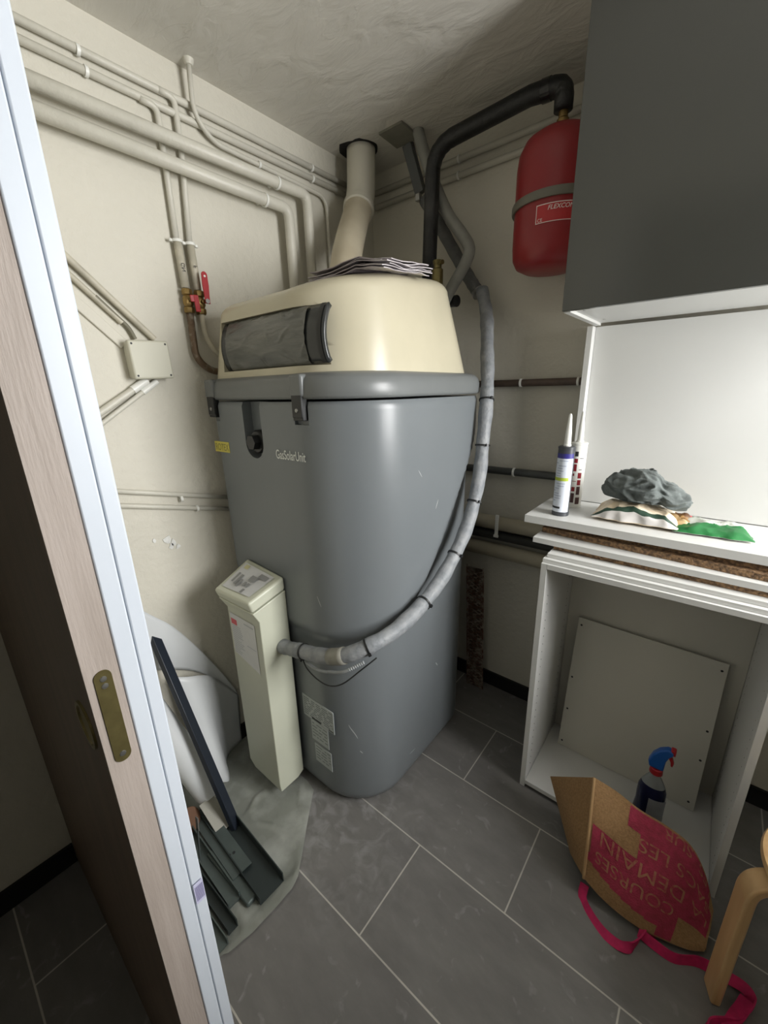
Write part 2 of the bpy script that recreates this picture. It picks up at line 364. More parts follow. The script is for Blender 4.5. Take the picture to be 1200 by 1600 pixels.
def body_ring(z):
    t = z/1.475
    x1 = -0.742+0.012*t; y0 = 0.760-0.002*t; x0 = -1.375-0.012*t; y1 = 1.475+0.0*t
    if z < 0.05:
        k = 0.022*(1-z/0.05)**2; x1 -= k; y0 += k; x0 += k; y1 -= k
    ring = rrect(x0, x1, y0, y1, RS, z, n=14, m=30)
    c = Vector(((x0+x1)/2, (y0+y1)/2, z)); out = []
    for p in ring:
        b = smooth01((z-bulge_z(p))/0.045+0.5)
        nx = (p.x-c.x)/(x1-x0)*2; ny = (p.y-c.y)/(y1-y0)*2
        d = Vector((math.copysign(abs(nx)**3, nx), math.copysign(abs(ny)**3, ny), 0))
        if d.length > 1: d.normalize()
        dep = 0.030 if ny > 0 else 0.030-0.016*abs(d.y)
        q = p+d*dep*b
        if z > 1.462: q -= d*0.006*(z-1.462)/0.013
        out.append(q)
    return out
zs = [0, 0.008, 0.02, 0.035, 0.05]+[0.05+0.0125*k for k in range(1, 113)]+[1.462, 1.470, 1.475]
zs = sorted(set(round(z, 4) for z in zs if z <= 1.475))
bm = newbm(); loft(bm, [body_ring(z) for z in zs])
body = link('tank_body', bm, body_m, boiler, smooth='all')
def cut(o, bmc):
    """carve a pocket by boolean, applied at once"""
    bmesh.ops.recalc_face_normals(bmc, faces=bmc.faces)
    mc = bpy.data.meshes.new('c'); bmc.to_mesh(mc); bmc.free(); co = bpy.data.objects.new('c', mc); C.objects.link(co)
    md = o.modifiers.new('b', 'BOOLEAN'); md.operation = 'DIFFERENCE'; md.object = co; md.solver = 'EXACT'
    dg = bpy.context.evaluated_depsgraph_get(); dg.update(); me = bpy.data.meshes.new_from_object(o.evaluated_get(dg))
    o.modifiers.remove(md); old = o.data; o.data = me; bpy.data.meshes.remove(old)
    bpy.data.objects.remove(co); bpy.data.meshes.remove(mc); me.name = o.name
    for p in o.data.polygons: p.use_smooth = True
    o.data.set_sharp_from_angle(angle=R(35))
def slot(cx, hw, z0, z1, y0, y1, n=12, top=False):
    b = newbm(); pts = []
    for k in range(n+1): a = math.pi+math.pi*k/n; pts.append((cx+hw*math.cos(a), y0, z0+hw+hw*math.sin(a)))
    pts += [(cx+hw, y0, z1), (cx-hw, y0, z1)]
    extrude_poly(b, pts, (0, y1-y0, 0)); return b
YFR = 0.744   # front skin of the swollen half
cut(body, slot(-1.150, 0.048, 1.298, 1.50, 0.69, YFR+0.034))
for lx in (-1.370, -0.910):
    b = newbm(); box(b, lx-0.027, lx+0.027, 0.68, YFR+0.012, 1.412, 1.50); cut(body, b)
# lid: flange with rounded top edge
def lid_ring(z, inset, r=None):
    return rrect(BX0+inset, BX1-inset, BY0-0.004+inset, BY1-inset, (0.20, 0.12, 0.08, 0.045), z, 14, 14)
bm = newbm()
loft(bm, [lid_ring(1.481, 0.012), lid_ring(1.483, 0.003), lid_ring(1.490, 0), lid_ring(1.518, 0.001), lid_ring(1.535, 0.005), lid_ring(1.546, 0.014), lid_ring(1.552, 0.028), lid_ring(1.554, 0.05)])
lid = link('lid', bm, lid_m, boiler, smooth='all')
# raised lugs on the lid over each latch
for lx in (-1.370, -0.910):
    bm = newbm(); box(bm, lx-0.026, lx+0.026, 0.731, 0.76, 1.488, 1.548); link('lid_lug', bm, lid_m, lid, bev=0.008, seg=3)
    bm = newbm(); box(bm, lx-0.021, lx+0.021, 0.7345, 0.754, 1.424, 1.500); box(bm, lx-0.0205, lx+0.0205, 0.7320, 0.738, 1.432, 1.494)
    lt = link('latch', bm, black_m, boiler, bev=0.002)
    bm = newbm(); lathe(bm, [(0, 0), (0.006, 0), (0.005, 0.002), (0, 0.003)], 0, 0, 0, 14, Matrix.Translation((lx, 0.7320, 1.452)) @ Matrix.Rotation(R(90), 4, 'X'))
    link('rivet', bm, steel, lt, smooth=True)
# hexagonal drain plug in the slot
bm = newbm(); Mk = Matrix.Translation((-1.150, 0.778, 1.350)) @ Matrix.Rotation(R(90), 4, 'X')
lathe(bm, [(0, 0), (0.038, 0), (0.038, 0.020), (0.033, 0.026), (0, 0.026)], 0, 0, 0, 24, Mk)
lathe(bm, [(0, 0.026), (0.026, 0.026), (0.024, 0.048), (0, 0.048)], 0, 0, 0, 6, Mk)
link('drain_plug', bm, black_m, boiler, smooth=True)
# cream hood
def hood_ring(z, x0, x1, y0, y1, r=0.22):
    wgt = (z-1.549)/(1.778-1.549); out = []
    for p in rrect(x0, x1, y0, y1, (r, 0.10, 0.05, 0.05), z, 14, 24):
        p.z += wgt*(0.048*(p.y-0.78)/0.5+0.026*max(0, p.x+1.0)/0.25); out.append(p)
    return out
H = []; hb = (-1.392, -0.732, 0.762, 1.425); ht = (-1.343, -0.760, 0.774, 1.345); he = 0.042
for k in range(13):
    t = k/12; H.append((1.549+(1.778-he-1.549)*t,)+tuple(a+(c-a)*t for a, c in zip(hb, ht)))
for k in range(1, 8):
    a = math.pi/2*k/7; i = he*1.4*(1-math.cos(a)); H.append((1.778-he+he*math.sin(a), ht[0]+i, ht[1]-i, ht[2]+i, ht[3]-i))
H.append((1.778, ht[0]+0.14, ht[1]-0.14, ht[2]+0.14, ht[3]-0.14, 0.10))
bm = newbm(); loft(bm, [hood_ring(*h) for h in H]); hood = link('hood', bm, beige_m, boiler, smooth='all')
b = newbm(); box(b, -1.307, -0.812, 0.70, 0.800, 1.570, 1.720); cut(hood, b)
# display panel, bellied outward, in the hood's recess
def disp(u, v, off=0.0):
    x = -1.304+(0.489)*u; z = 1.573+0.144*v
    y = 0.775+0.008*v-0.022*math.sin(math.pi*v)**0.7+off+0.004*abs(2*u-1)**4
    return Vector((x, y, z))
bm = newbm()
quad_patch(bm, lambda u, v: disp(u, v), 6, 14, 0, 0.0, 0.085); quad_patch(bm, lambda u, v: disp(u, v), 6, 14, 0, 0.085, 0.86); quad_patch(bm, lambda u, v: disp(u, v, -0.0), 6, 14, 0, 0.86, 1.0)
bmesh.ops.remove_doubles(bm, verts=bm.verts, dist=1e-5)
dp = link('display_panel', bm, dark_film, boiler, smooth='all')
so = dp.modifiers.new('s', 'SOLIDIFY'); so.thickness = 0.012; so.offset = -1 if True else 1
bm = newbm(); quad_patch(bm, lambda u, v: disp(u, v, -0.0030-0.0030*max(0, 1-abs(noise.noise(Vector((u*4+v*1.5, v*3.2-u*2.5, 1))))*9)), 90, 40, 0, 0.07, 0.865)
link('protective_film', bm, film_m, dp, smooth='all')['label'] = 'cloudy wrinkled film stuck on the display'
bm = newbm()
for k in range(10):
    x = 0.88+0.1*random.Random(k).random()
quad_patch(bm, lambda u, v: disp(u, v, -0.003), 2, 14, 0, 0.955, 0.985)
link('display_trim', bm, black_m, dp, smooth='all')
# marks on the front
def front_fn(x, z0, y=YFR-0.0022):
    return lambda u, v: Vector((x+u, y, z0+v))
t = fast_copy_text('GasSolarUnit', 0.039, front_fn(-1.038, 1.3085), mat('silver_print', (222, 225, 222), 0.4), 'lettering', body, font_x=0.66, bold=0.0004)
bm = newbm(); box(bm, -1.397, -1.304, YFR-0.0015, YFR+0.004, 1.304, 1.340)
bd = link('badge', bm, mat('yellow_badge', (212, 200, 92), 0.45), boiler); bd['label'] = 'small yellow badge with grey capitals'
fast_copy_text('ROTEX', 0.034, front_fn(-1.392, 1.3100, YFR-0.0022), mat('badge_grey', (140, 134, 70), 0.5), 'badge_lettering', bd, font_x=0.78, bold=0.0003)
# three rating labels on the lower front
def low_front(z): return 0.760-0.002*z/1.475-0.0012
for i, (x0, x1, z0, z1) in enumerate(((-1.046, -0.880, 0.328, 0.424), (-1.008, -0.916, 0.236, 0.326), (-0.997, -0.907, 0.137, 0.222))):
    bm = newbm(); y = low_front((z0+z1)/2)
    box(bm, x0, x1, y, y+0.002, z0, z1, 0)
    rnd = random.Random(i)
    rows = 9 if i == 0 else 5
    for k in range(rows):
        zz = z1-0.010-(z1-z0-0.016)*k/rows; xx = x0+0.006
        while xx < x1-0.012:
            ww = rnd.uniform(0.008, 0.035); e = min(xx+ww, x1-0.006)
            box(bm, xx, e, y-0.0003, y, zz-0.0035, zz, 1); xx = e+rnd.uniform(0.004, 0.014)
    if i == 0: box(bm, -1.000, -0.950, y-0.0005, y, 0.332, 0.340, 2); box(bm, -0.910, -0.884, y-0.0005, y, 0.332, 0.336, 2)
    link('rating_label', bm, [paper2_m, mat('label_ink_grey', (112, 117, 118), 0.6), darkink], boiler)
# white scuffs on the grey body
from mathutils.bvhtree import BVHTree
bt = BVHTree.FromObject(body, bpy.context.evaluated_depsgraph_get()); chalk = mat('chalk_mark', (186, 188, 188), 0.7)
for (a, b_, wd) in (((-0.826, 0.770, 0.378), (-0.793, 0.785, 0.318), 0.0035), ((-0.79, 0.79, 0.262), (-0.786, 0.80, 0.25), 0.003), ((-0.90, 0.73, 0.878), (-0.886, 0.73, 0.842), 0.0025),
                    ((-0.70, 1.20, 0.432), (-0.70, 1.215, 0.41), 0.005), ((-0.70, 1.02, 0.11), (-0.70, 1.06, 0.105), 0.003), ((-0.66, 1.14, 1.14), (-0.66, 1.125, 1.11), 0.003), ((-0.66, 1.02, 1.26), (-0.66, 1.04, 1.235), 0.0022)):
    a, b_ = Vector(a), Vector(b_); bm = newbm(); L0 = []
    for k in range(7):
        p, n, _, _ = bt.find_nearest(a.lerp(b_, k/6)); s_ = n.cross(b_-a).normalized()*wd*0.5*math.sin(math.pi*(0.12+0.76*k/6))
        L0.append((bm.verts.new(p+n*0.0006+s_), bm.verts.new(p+n*0.0006-s_)))
    for p, q in zip(L0, L0[1:]): bm.faces.new((p[0], p[1], q[1], q[0]))
    link('scuff', bm, chalk, body)

# pump station box standing against the boiler
pump = empty('pump_station', 'slim pale green steel cabinet standing against the front of the boiler', 'cabinet', (-1.2, 0.70, 0))
px0, px1, py0, py1 = -1.262, -1.063, 0.630, 0.743
V3 = lambda *a: Vector(a)
bm = newbm()
loft(bm, [[V3(px0+0.025, py0+0.004, 0.040), V3(px1, py0+0.004, 0.040), V3(px1, py1-0.03, 0.040), V3(px0+0.025, py1, 0.040)],
          [V3(px0, py0, 0.075), V3(px1, py0, 0.075), V3(px1, py1, 0.055), V3(px0, py1, 0.075)],
          [V3(px0, py0, 0.772), V3(px1, py0, 0.780), V3(px1, py1, 0.780), V3(px0, py1, 0.772)],
          [V3(px0-0.013, py0-0.020, 0.812), V3(px1, py0-0.020, 0.818), V3(px1, py1, 0.851), V3(px0-0.013, py1, 0.851)]])
pc = link('casing', bm, pump_m, pump, bev=0.003, seg=3)
bm = newbm()
loft(bm, [[V3(px0-0.013, py0-0.0205, 0.8145), V3(px1+0.0005, py0-0.0205, 0.8205), V3(px1+0.0005, py1, 0.8535), V3(px0-0.013, py1, 0.8535)],
          [V3(px0-0.015, py0-0.032, 0.848), V3(px1+0.0005, py0-0.032, 0.862), V3(px1+0.0005, py1, 0.900), V3(px0-0.015, py1, 0.916)]])
cap = link('cap', bm, pump_m, pump, bev=0.009, seg=5)
bm = newbm(); p0, p1, p2, p3 = Vector((px0+0.006, py0-0.010, 0.8570)), Vector((px1-0.026, py0-0.010, 0.8665)), Vector((px1-0.026, 0.722, 0.8960)), Vector((px0+0.006, 0.722, 0.9085))
lab = lambda u, v, o=0.0024: (p0.lerp(p1, u)).lerp(p3.lerp(p2, u), v)+Vector((0, 0, o))
quad_patch(bm, lambda u, v: lab(u, v), 1, 1, 0)
for (u0, u1, v0, v1, mi) in ((.08, .22, .80, .95, 3), (.10, .16, .25, .62, 1), (.22, .30, .2, .6, 1), (.33, .40, .15, .45, 1), (.48, .56, .25, .42, 1), (.60, .68, .25, .42, 1), (.62, .70, .02, .18, 1), (.50, .70, .50, .72, 1), (.66, .92, .72, .90, 1)):
    quad_patch(bm, lambda u, v: lab(u, v, 0.0032), 1, 1, mi, u0, u1, v0, v1)
link('instruction_label', bm, [paper_m, mat('label_block', (140, 141, 140), 0.6), darkink, mat('label_yellow', (200, 196, 150), 0.6)], cap)
bm = newbm(); yy = py0-0.0012
quad_patch(bm, lambda u, v: Vector((px0+0.014+0.152*u, yy, 0.590-0.030*u*(1-v)+0.165*v+0.0*u)), 1, 1, 0)
quad_patch(bm, lambda u, v: Vector((px0+0.018+0.036*u, yy-0.0004, 0.712+0.022*v)), 1, 1, 1)
rnd = random.Random(5)
for k in range(14):
    z = 0.705-0.0085*k
    quad_patch(bm, lambda u, v: Vector((px0+0.018+(0.03+0.035*rnd.random())*u, yy-0.0004, z+0.003*v)), 1, 1, 2) if False else box(bm, px0+0.020, px0+0.020+0.03+0.035*rnd.random(), yy-0.0005, yy-0.0002, z, z+0.0028, 2)
box(bm, px0+0.10, px0+0.155, yy-0.0005, yy-0.0002, 0.735, 0.740, 2); box(bm, px0+0.105, px0+0.160, yy-0.0005, yy-0.0002, 0.650, 0.653, 2)
link('data_label', bm, [paper_m, mat('label_red', (200, 90, 96), 0.6), mat('faint_ink', (172, 176, 180), 0.6)], pump)

# insulated hose from the pump box round the flank and up the back wall
hp = spline([(-1.0625, 0.707, 0.648), (-1.035, 0.708, 0.652), (-0.99, 0.710, 0.662), (-0.937, 0.711, 0.676), (-0.845, 0.710, 0.702), (-0.765, 0.722, 0.734), (-0.702, 0.775, 0.768), (-0.676, 0.86, 0.786),
             (-0.666, 0.962, 0.812), (-0.664, 1.07, 0.850), (-0.662, 1.161, 0.905), (-0.660, 1.25, 0.985), (-0.660, 1.315, 1.080), (-0.662, 1.362, 1.195), (-0.666, 1.385, 1.32), (-0.672, 1.41, 1.44), (-0.694, 1.455, 1.545),
             (-0.722, 1.50, 1.630), (-0.750, 1.55, 1.710), (-0.783, 1.60, 1.79), (-0.822, 1.635, 1.872)], 6)
hose = empty('insulated_hose', 'grey foam lagged pipe curving round the boiler flank and strapped with black ties', 'pipe', (-0.70, 0.9, 0.65))
def rough_r(t): return 0.0245+0.0012*math.sin(t*70)+0.0008*math.sin(t*173)
bm = newbm(); tube(bm, hp, 0.0245, 20, rf=rough_r); link('foam_sleeve', bm, foam_m, hose, smooth='all')
F = frames([Vector(p) for p in hp])
def tie(i, m=black_m, r=0.0262, parent=None, name='cable_tie'):
    p, (t, n, b) = Vector(hp[i]), F[i]
    bm = newbm(); rings = []
    for s, rr in ((-0.003, r-0.001), (-0.003, r+0.0012), (0.003, r+0.0012), (0.003, r-0.001)):
        rings.append([p+t*s+(n*math.cos(2*math.pi*k/24)+b*math.sin(2*math.pi*k/24))*rr for k in range(24)])
    loft(bm, rings+[rings[0]], False, False)
    q = p+Vector((0.5, -0.8, 0)).cross(t).normalized()*0
    d = Vector((0.75, -0.5, -0.25)); d = (d-t*d.dot(t)).normalized()
    s = t.cross(d); c = p+d*(r+0.003)
    ring = lambda e, k: [c+t*e*0.0045+s*k*0.004*a+d*b_ for a, b_ in ((-1, -0.003), (1, -0.003), (1, 0.004), (-1, 0.004))]
    loft(bm, [ring(-1, 1), ring(1, 1)])
    link(name, bm, m, parent or hose, smooth=True)
for i in (17, 35, 50, 62, 73, 83, 91): tie(i)
# worn tape on the front stretch
bm = newbm(); seg = hp[26:31]; tube(bm, seg, 0.0262, 20); link('grey_tape', bm, mat('worn_tape', (140, 138, 128), 0.5, var=0.2, vscale=40), hose, smooth='all')
wp = spline([(-0.955, 0.708, 0.640), (-0.92, 0.696, 0.628), (-0.865, 0.690, 0.618), (-0.805, 0.688, 0.625), (-0.748, 0.692, 0.660), (-0.700, 0.725, 0.712), (-0.677, 0.768, 0.738)], 6)
tag(tube_obj('sensor_cable', wp, 0.0022, black_m, seg=8), 'thin black cable hanging below the lagged pipe in front of the boiler', 'cable')
wp2 = spline([(-0.93, 0.704, 0.643), (-0.87, 0.694, 0.652), (-0.805, 0.694, 0.672), (-0.748, 0.700, 0.698), (-0.700, 0.735, 0.731)], 20)
bm = newbm(); tube(bm, wp2, 0.005, 10, rf=lambda t: 0.0050+0.0009*math.sin(t*260)); tag(link('corrugated_conduit', bm, mat('grey_conduit', (150, 154, 156), 0.45), smooth=True), 'short grey corrugated conduit tucked under the lagged pipe', 'conduit')

# ------------------------------------------------------------------ top of the boiler
# papers in plastic sleeves
rnd = random.Random(3)
stack = [(-0.872, 1.000, 2, 0.29, 0.22), (-0.864, 1.003, -2, 0.29, 0.22), (-0.868, 1.010, 3, 0.29, 0.21), (-0.862, 1.00, 0, 0.30, 0.21), (-0.868, 1.008, -4, 0.28, 0.20), (-0.864, 1.000, 6, 0.28, 0.20)]
labels = ['lowest sheet of papers in a plastic sleeve lying on the cream hood', 'paper sheet second from the bottom of the pile on the hood', 'paper sheet third from the bottom of the pile on the hood',
          'paper sheet fourth from the bottom of the pile on the hood', 'paper sheet just below the topmost one on the hood', 'topmost crumpled plastic sleeve of papers on the hood']
sleeve = mat('plastic_sleeve', (196, 190, 192), 0.15, col2=(150, 142, 146), vscale=9, bump=0.8, bscale=18, thr=(0.4, 0.6))
for k, (cx, cy, rot, lx, ly) in enumerate(stack):
    M = Matrix.Translation((cx, cy, 0)) @ Matrix.Rotation(R(rot), 4, 'Z')
    bm = newbm(); nx, ny = 22, 16; top = []; bot = []
    for j in range(ny+1):
        for i in range(nx+1):
            u, v = i/nx-0.5, j/ny-0.5
            p = M @ Vector((u*lx, v*ly, 0))
            edge = max(abs(u), abs(v))*2
            surf = 1.778+0.048*(p.y-0.78)/0.5+0.026*max(0, p.x+1.0)/0.25
            z = max(surf, 1.800)+0.003+k*0.0048+0.006*(noise.noise(Vector((p.x*9, p.y*9, k*0.22)))+0.35)*smooth01(edge)
            dd = 0; z -= 0.30*max(0, p.x+0.815)-0.004*noise.noise(Vector((p.x*22, p.y*22, k*2.1)))
            top.append(bm.verts.new((p.x, p.y, z+0.0022-dd*0.2))); bot.append(bm.verts.new((p.x, p.y, z-dd*0.2)))
    W = nx+1
    for j in range(ny):
        for i in range(nx):
            a = j*W+i; bm.faces.new((top[a], top[a+1], top[a+W+1], top[a+W])); bm.faces.new((bot[a], bot[a+W], bot[a+W+1], bot[a+1]))
    edge = [i for i in range(W)]+[j*W+nx for j in range(1, ny+1)]+[ny*W+i for i in range(nx-1, -1, -1)]+[j*W for j in range(ny-1, 0, -1)]
    for a, b2 in zip(edge, edge[1:]+edge[:1]): bm.faces.new((top[a], bot[a], bot[b2], top[b2]))
    tag(link('paper_sheet', bm, sleeve, smooth=True), labels[k], 'papers', 'papers piled on the boiler hood')

# flue pipe
fl = empty('flue_pipe', 'thick cream flue pipe rising from the boiler hood into the ceiling', 'pipe', (-1.2, 1.25, 1.81))
fp = spline([(-1.088, 1.118, 1.812), (-1.120, 1.162, 1.875), (-1.175, 1.235, 1.97), (-1.240, 1.335, 2.08), (-1.290, 1.420, 2.17), (-1.318, 1.475, 2.235)], 8)
bm = newbm(); tube(bm, fp, 0.056, 32); link('lower_pipe', bm, mat('aged_cream_plastic', (203, 194, 172), 0.4, col2=(178, 166, 142), vscale=5), fl, smooth='all')
fp2 = [Vector((-1.314, 1.468, 2.225)), Vector((-1.326, 1.490, 2.26)), Vector((-1.332, 1.508, 2.32)), Vector((-1.336, 1.52, 2.455))]
bm = newbm(); tube(bm, spline(fp2, 6), 0.059, 32); link('upper_pipe', bm, mat('cream_plastic_pipe', (206, 202, 188), 0.4), fl, smooth='all')
t = (fp2[1]-fp2[0]).normalized()
bm = newbm(); tube(bm, [fp2[0]-t*0.014, fp2[0]-t*0.010, fp2[0]+t*0.012, fp2[0]+t*0.016], 0.064, 32, rf=lambda u: 0.060 if u in (0, 1) else 0.0645); link('collar', bm, mat('cream_plastic_pipe', (0, 0, 0)), fl, smooth=True)
# ragged hole round the flue
bm = newbm(); pts = []
for k in range(28):
    a = 2*math.pi*k/28; r = 0.074+0.010*noise.noise(Vector((math.cos(a)*2, math.sin(a)*2, 0)))+(0.014 if 2.2 < a < 4.4 else 0)
    pts.append((-1.339+r*math.cos(a), 1.52+r*math.sin(a), ZC-0.0015))
extrude_poly(bm, pts, (0, 0, 0.004)); struct('trim_2', bm, mat('dark_opening', (30, 29, 27), 0.9))

# ceiling plate with the grey waste duct below it
bm = newbm(); Mp = Matrix.Translation((-1.154, 1.540, ZC)) @ Matrix.Rotation(R(-2), 4, 'X')
box(bm, -0.055, 0.055, -0.058, 0.058, -0.010, -0.001, 0, Mp); cp = tag(link('ceiling_plate', bm, mat('dull_zinc', (132, 130, 118), 0.5, var=0.3, vscale=14)), 'square dull metal plate screwed to the ceiling beside the flue', 'plate')
bm = newbm(); bar(bm, (-1.160, 1.605, 2.445), (-1.116, 1.635, 2.275), 0.042, 0.028, (0, 1, 0)); duct = tag(link('square_duct', bm, mat('dark_grey_duct', (84, 87, 87), 0.5, var=0.1), bev=0.003), 'short square grey duct dropping from the ceiling plate to a clamp', 'duct')
bm = newbm(); box(bm, -1.130, -1.108, 1.612, 1.634, 2.245, 2.272); link('duct_clamp', bm, steel, duct, bev=0.003)
vp = spline([(-1.105, 1.645, 2.255), (-1.035, 1.645, 2.152), (-0.940, 1.645, 2.008), (-0.870, 1.645, 1.905), (-0.840, 1.640, 1.868)], 8)
wst = empty('waste_pipe', 'dusty grey foam covered pipe sloping from the ceiling down the back wall', 'pipe', (-0.9, 1.65, 1.9))
bm = newbm(); tube(bm, vp, 0.024, 18, rf=lambda t: 0.024+0.0008*math.sin(t*60)); link('foam_sleeve', bm, mat('dark_grey_pipe', (0, 0, 0)) if False else foamd_m, wst, smooth='all')
p, q = Vector(vp[-1]), Vector(vp[-3]); d = (p-q).normalized()
bm = newbm(); tube(bm, [p-d*0.006, p+d*0.008], 0.0275, 20); bar(bm, p+Vector((0.02, -0.015, 0)), p+Vector((0.042, -0.022, -0.012)), 0.012, 0.008); link('hose_clamp', bm, steel, wst, smooth=True)
tp = spline([(-1.088, 1.572, 2.454), (-1.056, 1.57, 2.37), (-1.005, 1.57, 2.252), (-0.945, 1.57, 2.142), (-0.880, 1.568, 2.060), (-0.846, 1.565, 2.005), (-0.861, 1.56, 1.955), (-0.900, 1.55, 1.895), (-0.935, 1.54, 1.835), (-0.955, 1.53, 1.77)], 8)
tag(tube_obj('overflow_tube', tp, 0.022, mat('light_grey_foam', (140, 140, 134), 0.6, var=0.2, vscale=20, bump=0.2)), 'lighter grey tube bending back behind the boiler hood', 'pipe')
# black stub where the tube ends
bm = newbm(); tube(bm, [(-0.958, 1.600, 1.845), (-0.908, 1.590, 1.840)], 0.022, 18); tag(link('rubber_stub', bm, black_m, smooth=True), 'black rubber stub poking out behind the cream hood', 'stub')
# black lagged pipe to the expansion vessel
bp_ = fillet([(-0.535, 1.555, 2.285), (-0.535, 1.553, 2.378), (-0.985, 1.525, 2.356), (-0.990, 1.50, 1.58)], 0.075, 10)
bp_ = [Vector((-0.535, 1.555, 2.312))]+fillet([(-0.535, 1.555, 2.316), (-0.535, 1.553, 2.376), (-0.64, 1.548, 2.384)], 0.045, 8)[1:-1]+fillet([(-0.64, 1.548, 2.384), (-0.985, 1.525, 2.352), (-0.998, 1.50, 1.575)], 0.085, 12)
blk = empty('black_lagged_pipe', 'black foam lagged pipe running under the ceiling and down behind the boiler', 'pipe', (-0.99, 1.5, 1.58))
bm = newbm(); tube(bm, bp_, 0.0275, 20, rf=lambda t: 0.0275+0.0009*math.sin(t*55)); link('foam_sleeve', bm, blackfoam, blk, smooth='all')
bm = newbm(); tube(bm, [(-0.602, 1.551, 2.381), (-0.575, 1.552, 2.380)], 0.030, 20); link('tape_joint', bm, mat('glossy_black_tape', (28, 28, 30), 0.15), blk, smooth=True)
# brass safety valve beside it
bm = newbm()
lathe(bm, [(0, 0), (0.016, 0), (0.016, 0.235), (0.022, 0.24), (0.022, 0.30), (0.0245, 0.305), (0.0245, 0.318), (0.021, 0.322), (0.021, 0.375), (0.015, 0.380), (0.015, 0.392), (0.018, 0.396), (0.018, 0.406), (0, 0.408)], -0.921, 1.462, 1.555, 20)
tube(bm, [(-0.921, 1.462, 1.950), (-0.893, 1.452, 1.950)], 0.008, 10)
tag(link('brass_valve', bm, dull_brass, smooth=True), 'stubby brass valve standing behind the cream hood', 'valve')

# red expansion vessel
vs = empty('expansion_vessel', 'red expansion vessel hanging beside the graphite wall cupboard', 'vessel', (-0.535, 1.56, 1.9))
prof = [(0, 1.872), (0.03, 1.872), (0.05, 1.874), (0.085, 1.878), (0.112, 1.892), (0.124, 1.915), (0.127, 1.95), (0.127, 2.17), (0.123, 2.205), (0.108, 2.235), (0.08, 2.252), (0.04, 2.260), (0, 2.262)]
bm = newbm(); lathe(bm, prof, -0.535, 1.56, 0, 48); sh = link('shell', bm, red_m, vs, smooth='all')
bm = newbm(); lathe(bm, [(0.120, -0.012), (0.134, -0.012), (0.136, -0.008), (0.136, 0.008), (0.134, 0.012), (0.120, 0.012)], -0.535, 1.56, 2.060, 48)
bar(bm, (-0.62, 1.66, 2.06), (-0.62, 1.72, 2.06), 0.03, 0.024); link('clamp_band', bm, band_m, vs, smooth=True)
bm = newbm(); lathe(bm, [(0, 0), (0.014, 0), (0.014, 0.012), (0.018, 0.014), (0.018, 0.036), (0.014, 0.040), (0.014, 0.064), (0, 0.064)], -0.535, 1.56, 2.255, 20); link('brass_union', bm, brass, vs, smooth=True)
def cyl(u, v, r=0.1285): a = R(-96)+u; return Vector((-0.535+r*math.cos(a), 1.56+r*math.sin(a), v))
wht = mat('label_white', (226, 214, 210), 0.5); lred = mat('label_field_red', (176, 40, 44), 0.45)
bm = newbm(); quad_patch(bm, lambda u, v: cyl(u, v), 14, 1, 0, 0.0, 0.95, 1.982, 2.032)
for (a, b_, c, d) in ((0, .95, 2.0295, 2.032), (0, .95, 1.982, 1.984), (0, .016, 1.982, 2.032), (.934, .95, 1.982, 2.032)):
    quad_patch(bm, lambda u, v: cyl(u, v, 0.1289), 14, 1, 1, a, b_, c, d)
lb = link('vessel_label', bm, [lred, wht], vs)
fast_copy_text('FLEXCON', 0.017, lambda u, v: cyl(0.26+(u+v*0.25)/0.1289, 2.014+v, 0.1292), wht, 'lettering', lb, bold=0.0002)
fast_copy_text('CE', 0.013, lambda u, v: cyl(0.04+u/0.1289, 1.986+v, 0.1292), wht, 'mark_lettering', lb)

# ------------------------------------------------------------------ pipes on the left wall
def clip(bm, p, r, axis='y', wall=XL):
    """saddle clip: a ring round the pipe and a stub to the wall"""
    p = Vector(p); n = 16
    for s in (1,):
        rings = []
        for e, rr in ((-0.004, r), (-0.004, r+0.003), (0.004, r+0.003), (0.004, r)):
            ring = []
            for k in range(n):
                a = 2*math.pi*k/n
                ring.append(p+(Vector((math.cos(a)*rr, e, math.sin(a)*rr)) if axis == 'y' else Vector((math.cos(a)*rr, math.sin(a)*rr, e)) if axis == 'z' else Vector((e, math.cos(a)*rr, math.sin(a)*rr))))
            rings.append(ring)
        loft(bm, rings+[rings[0]], False, False)
    if axis == 'x': bar(bm, (p.x, p.y+r, p.z), (p.x, YB+0.001, p.z), 0.006, 0.006)
    else: bar(bm, (p.x-r, p.y, p.z), (wall, p.y, p.z), 0.006, 0.006, (0, 0, 1))
def pipe(name, label, pts, r, m, fr=0.03, clips=(), axis='y', cat='pipe'):
    P = fillet(pts, fr, 8); e = empty(name, label, cat, P[0])
    bm = newbm(); tube(bm, P, r, 16); link('pipe_run', bm, m, e, smooth='all')
    for c in clips:
        bm = newbm(); clip(bm, c, r, c[3] if len(c) > 3 else axis) if False else clip(bm, c[:3], r, c[3] if len(c) > 3 else axis); link('pipe_clip', bm, plastic_white, e, smooth=True)
    return e
pipe('thin_pipe', 'topmost white painted pipe running just under the ceiling on the left wall', [(-1.436, 0.14, 2.352), (-1.436, 0.80, 2.357), (-1.436, 1.55, 2.360)], 0.010, pipe_paint, clips=[(-1.436, 0.545, 2.353), (-1.436, 1.33, 2.358)])
pipe('thin_pipe', 'second white painted pipe from the ceiling on the left wall', [(-1.436, 0.14, 2.312), (-1.436, 1.60, 2.324)], 0.010, pipe_paint, clips=[(-1.436, 0.556, 2.315), (-1.436, 1.33, 2.321)])
pipe('thick_pipe', 'upper of the two thick white pipes, bending down behind the boiler', [(-1.398, 0.14, 2.216), (-1.398, 1.262, 2.236), (-1.398, 1.262, 1.66)], 0.019, pipe_paint, 0.035, clips=[(-1.398, 1.12, 2.233)])
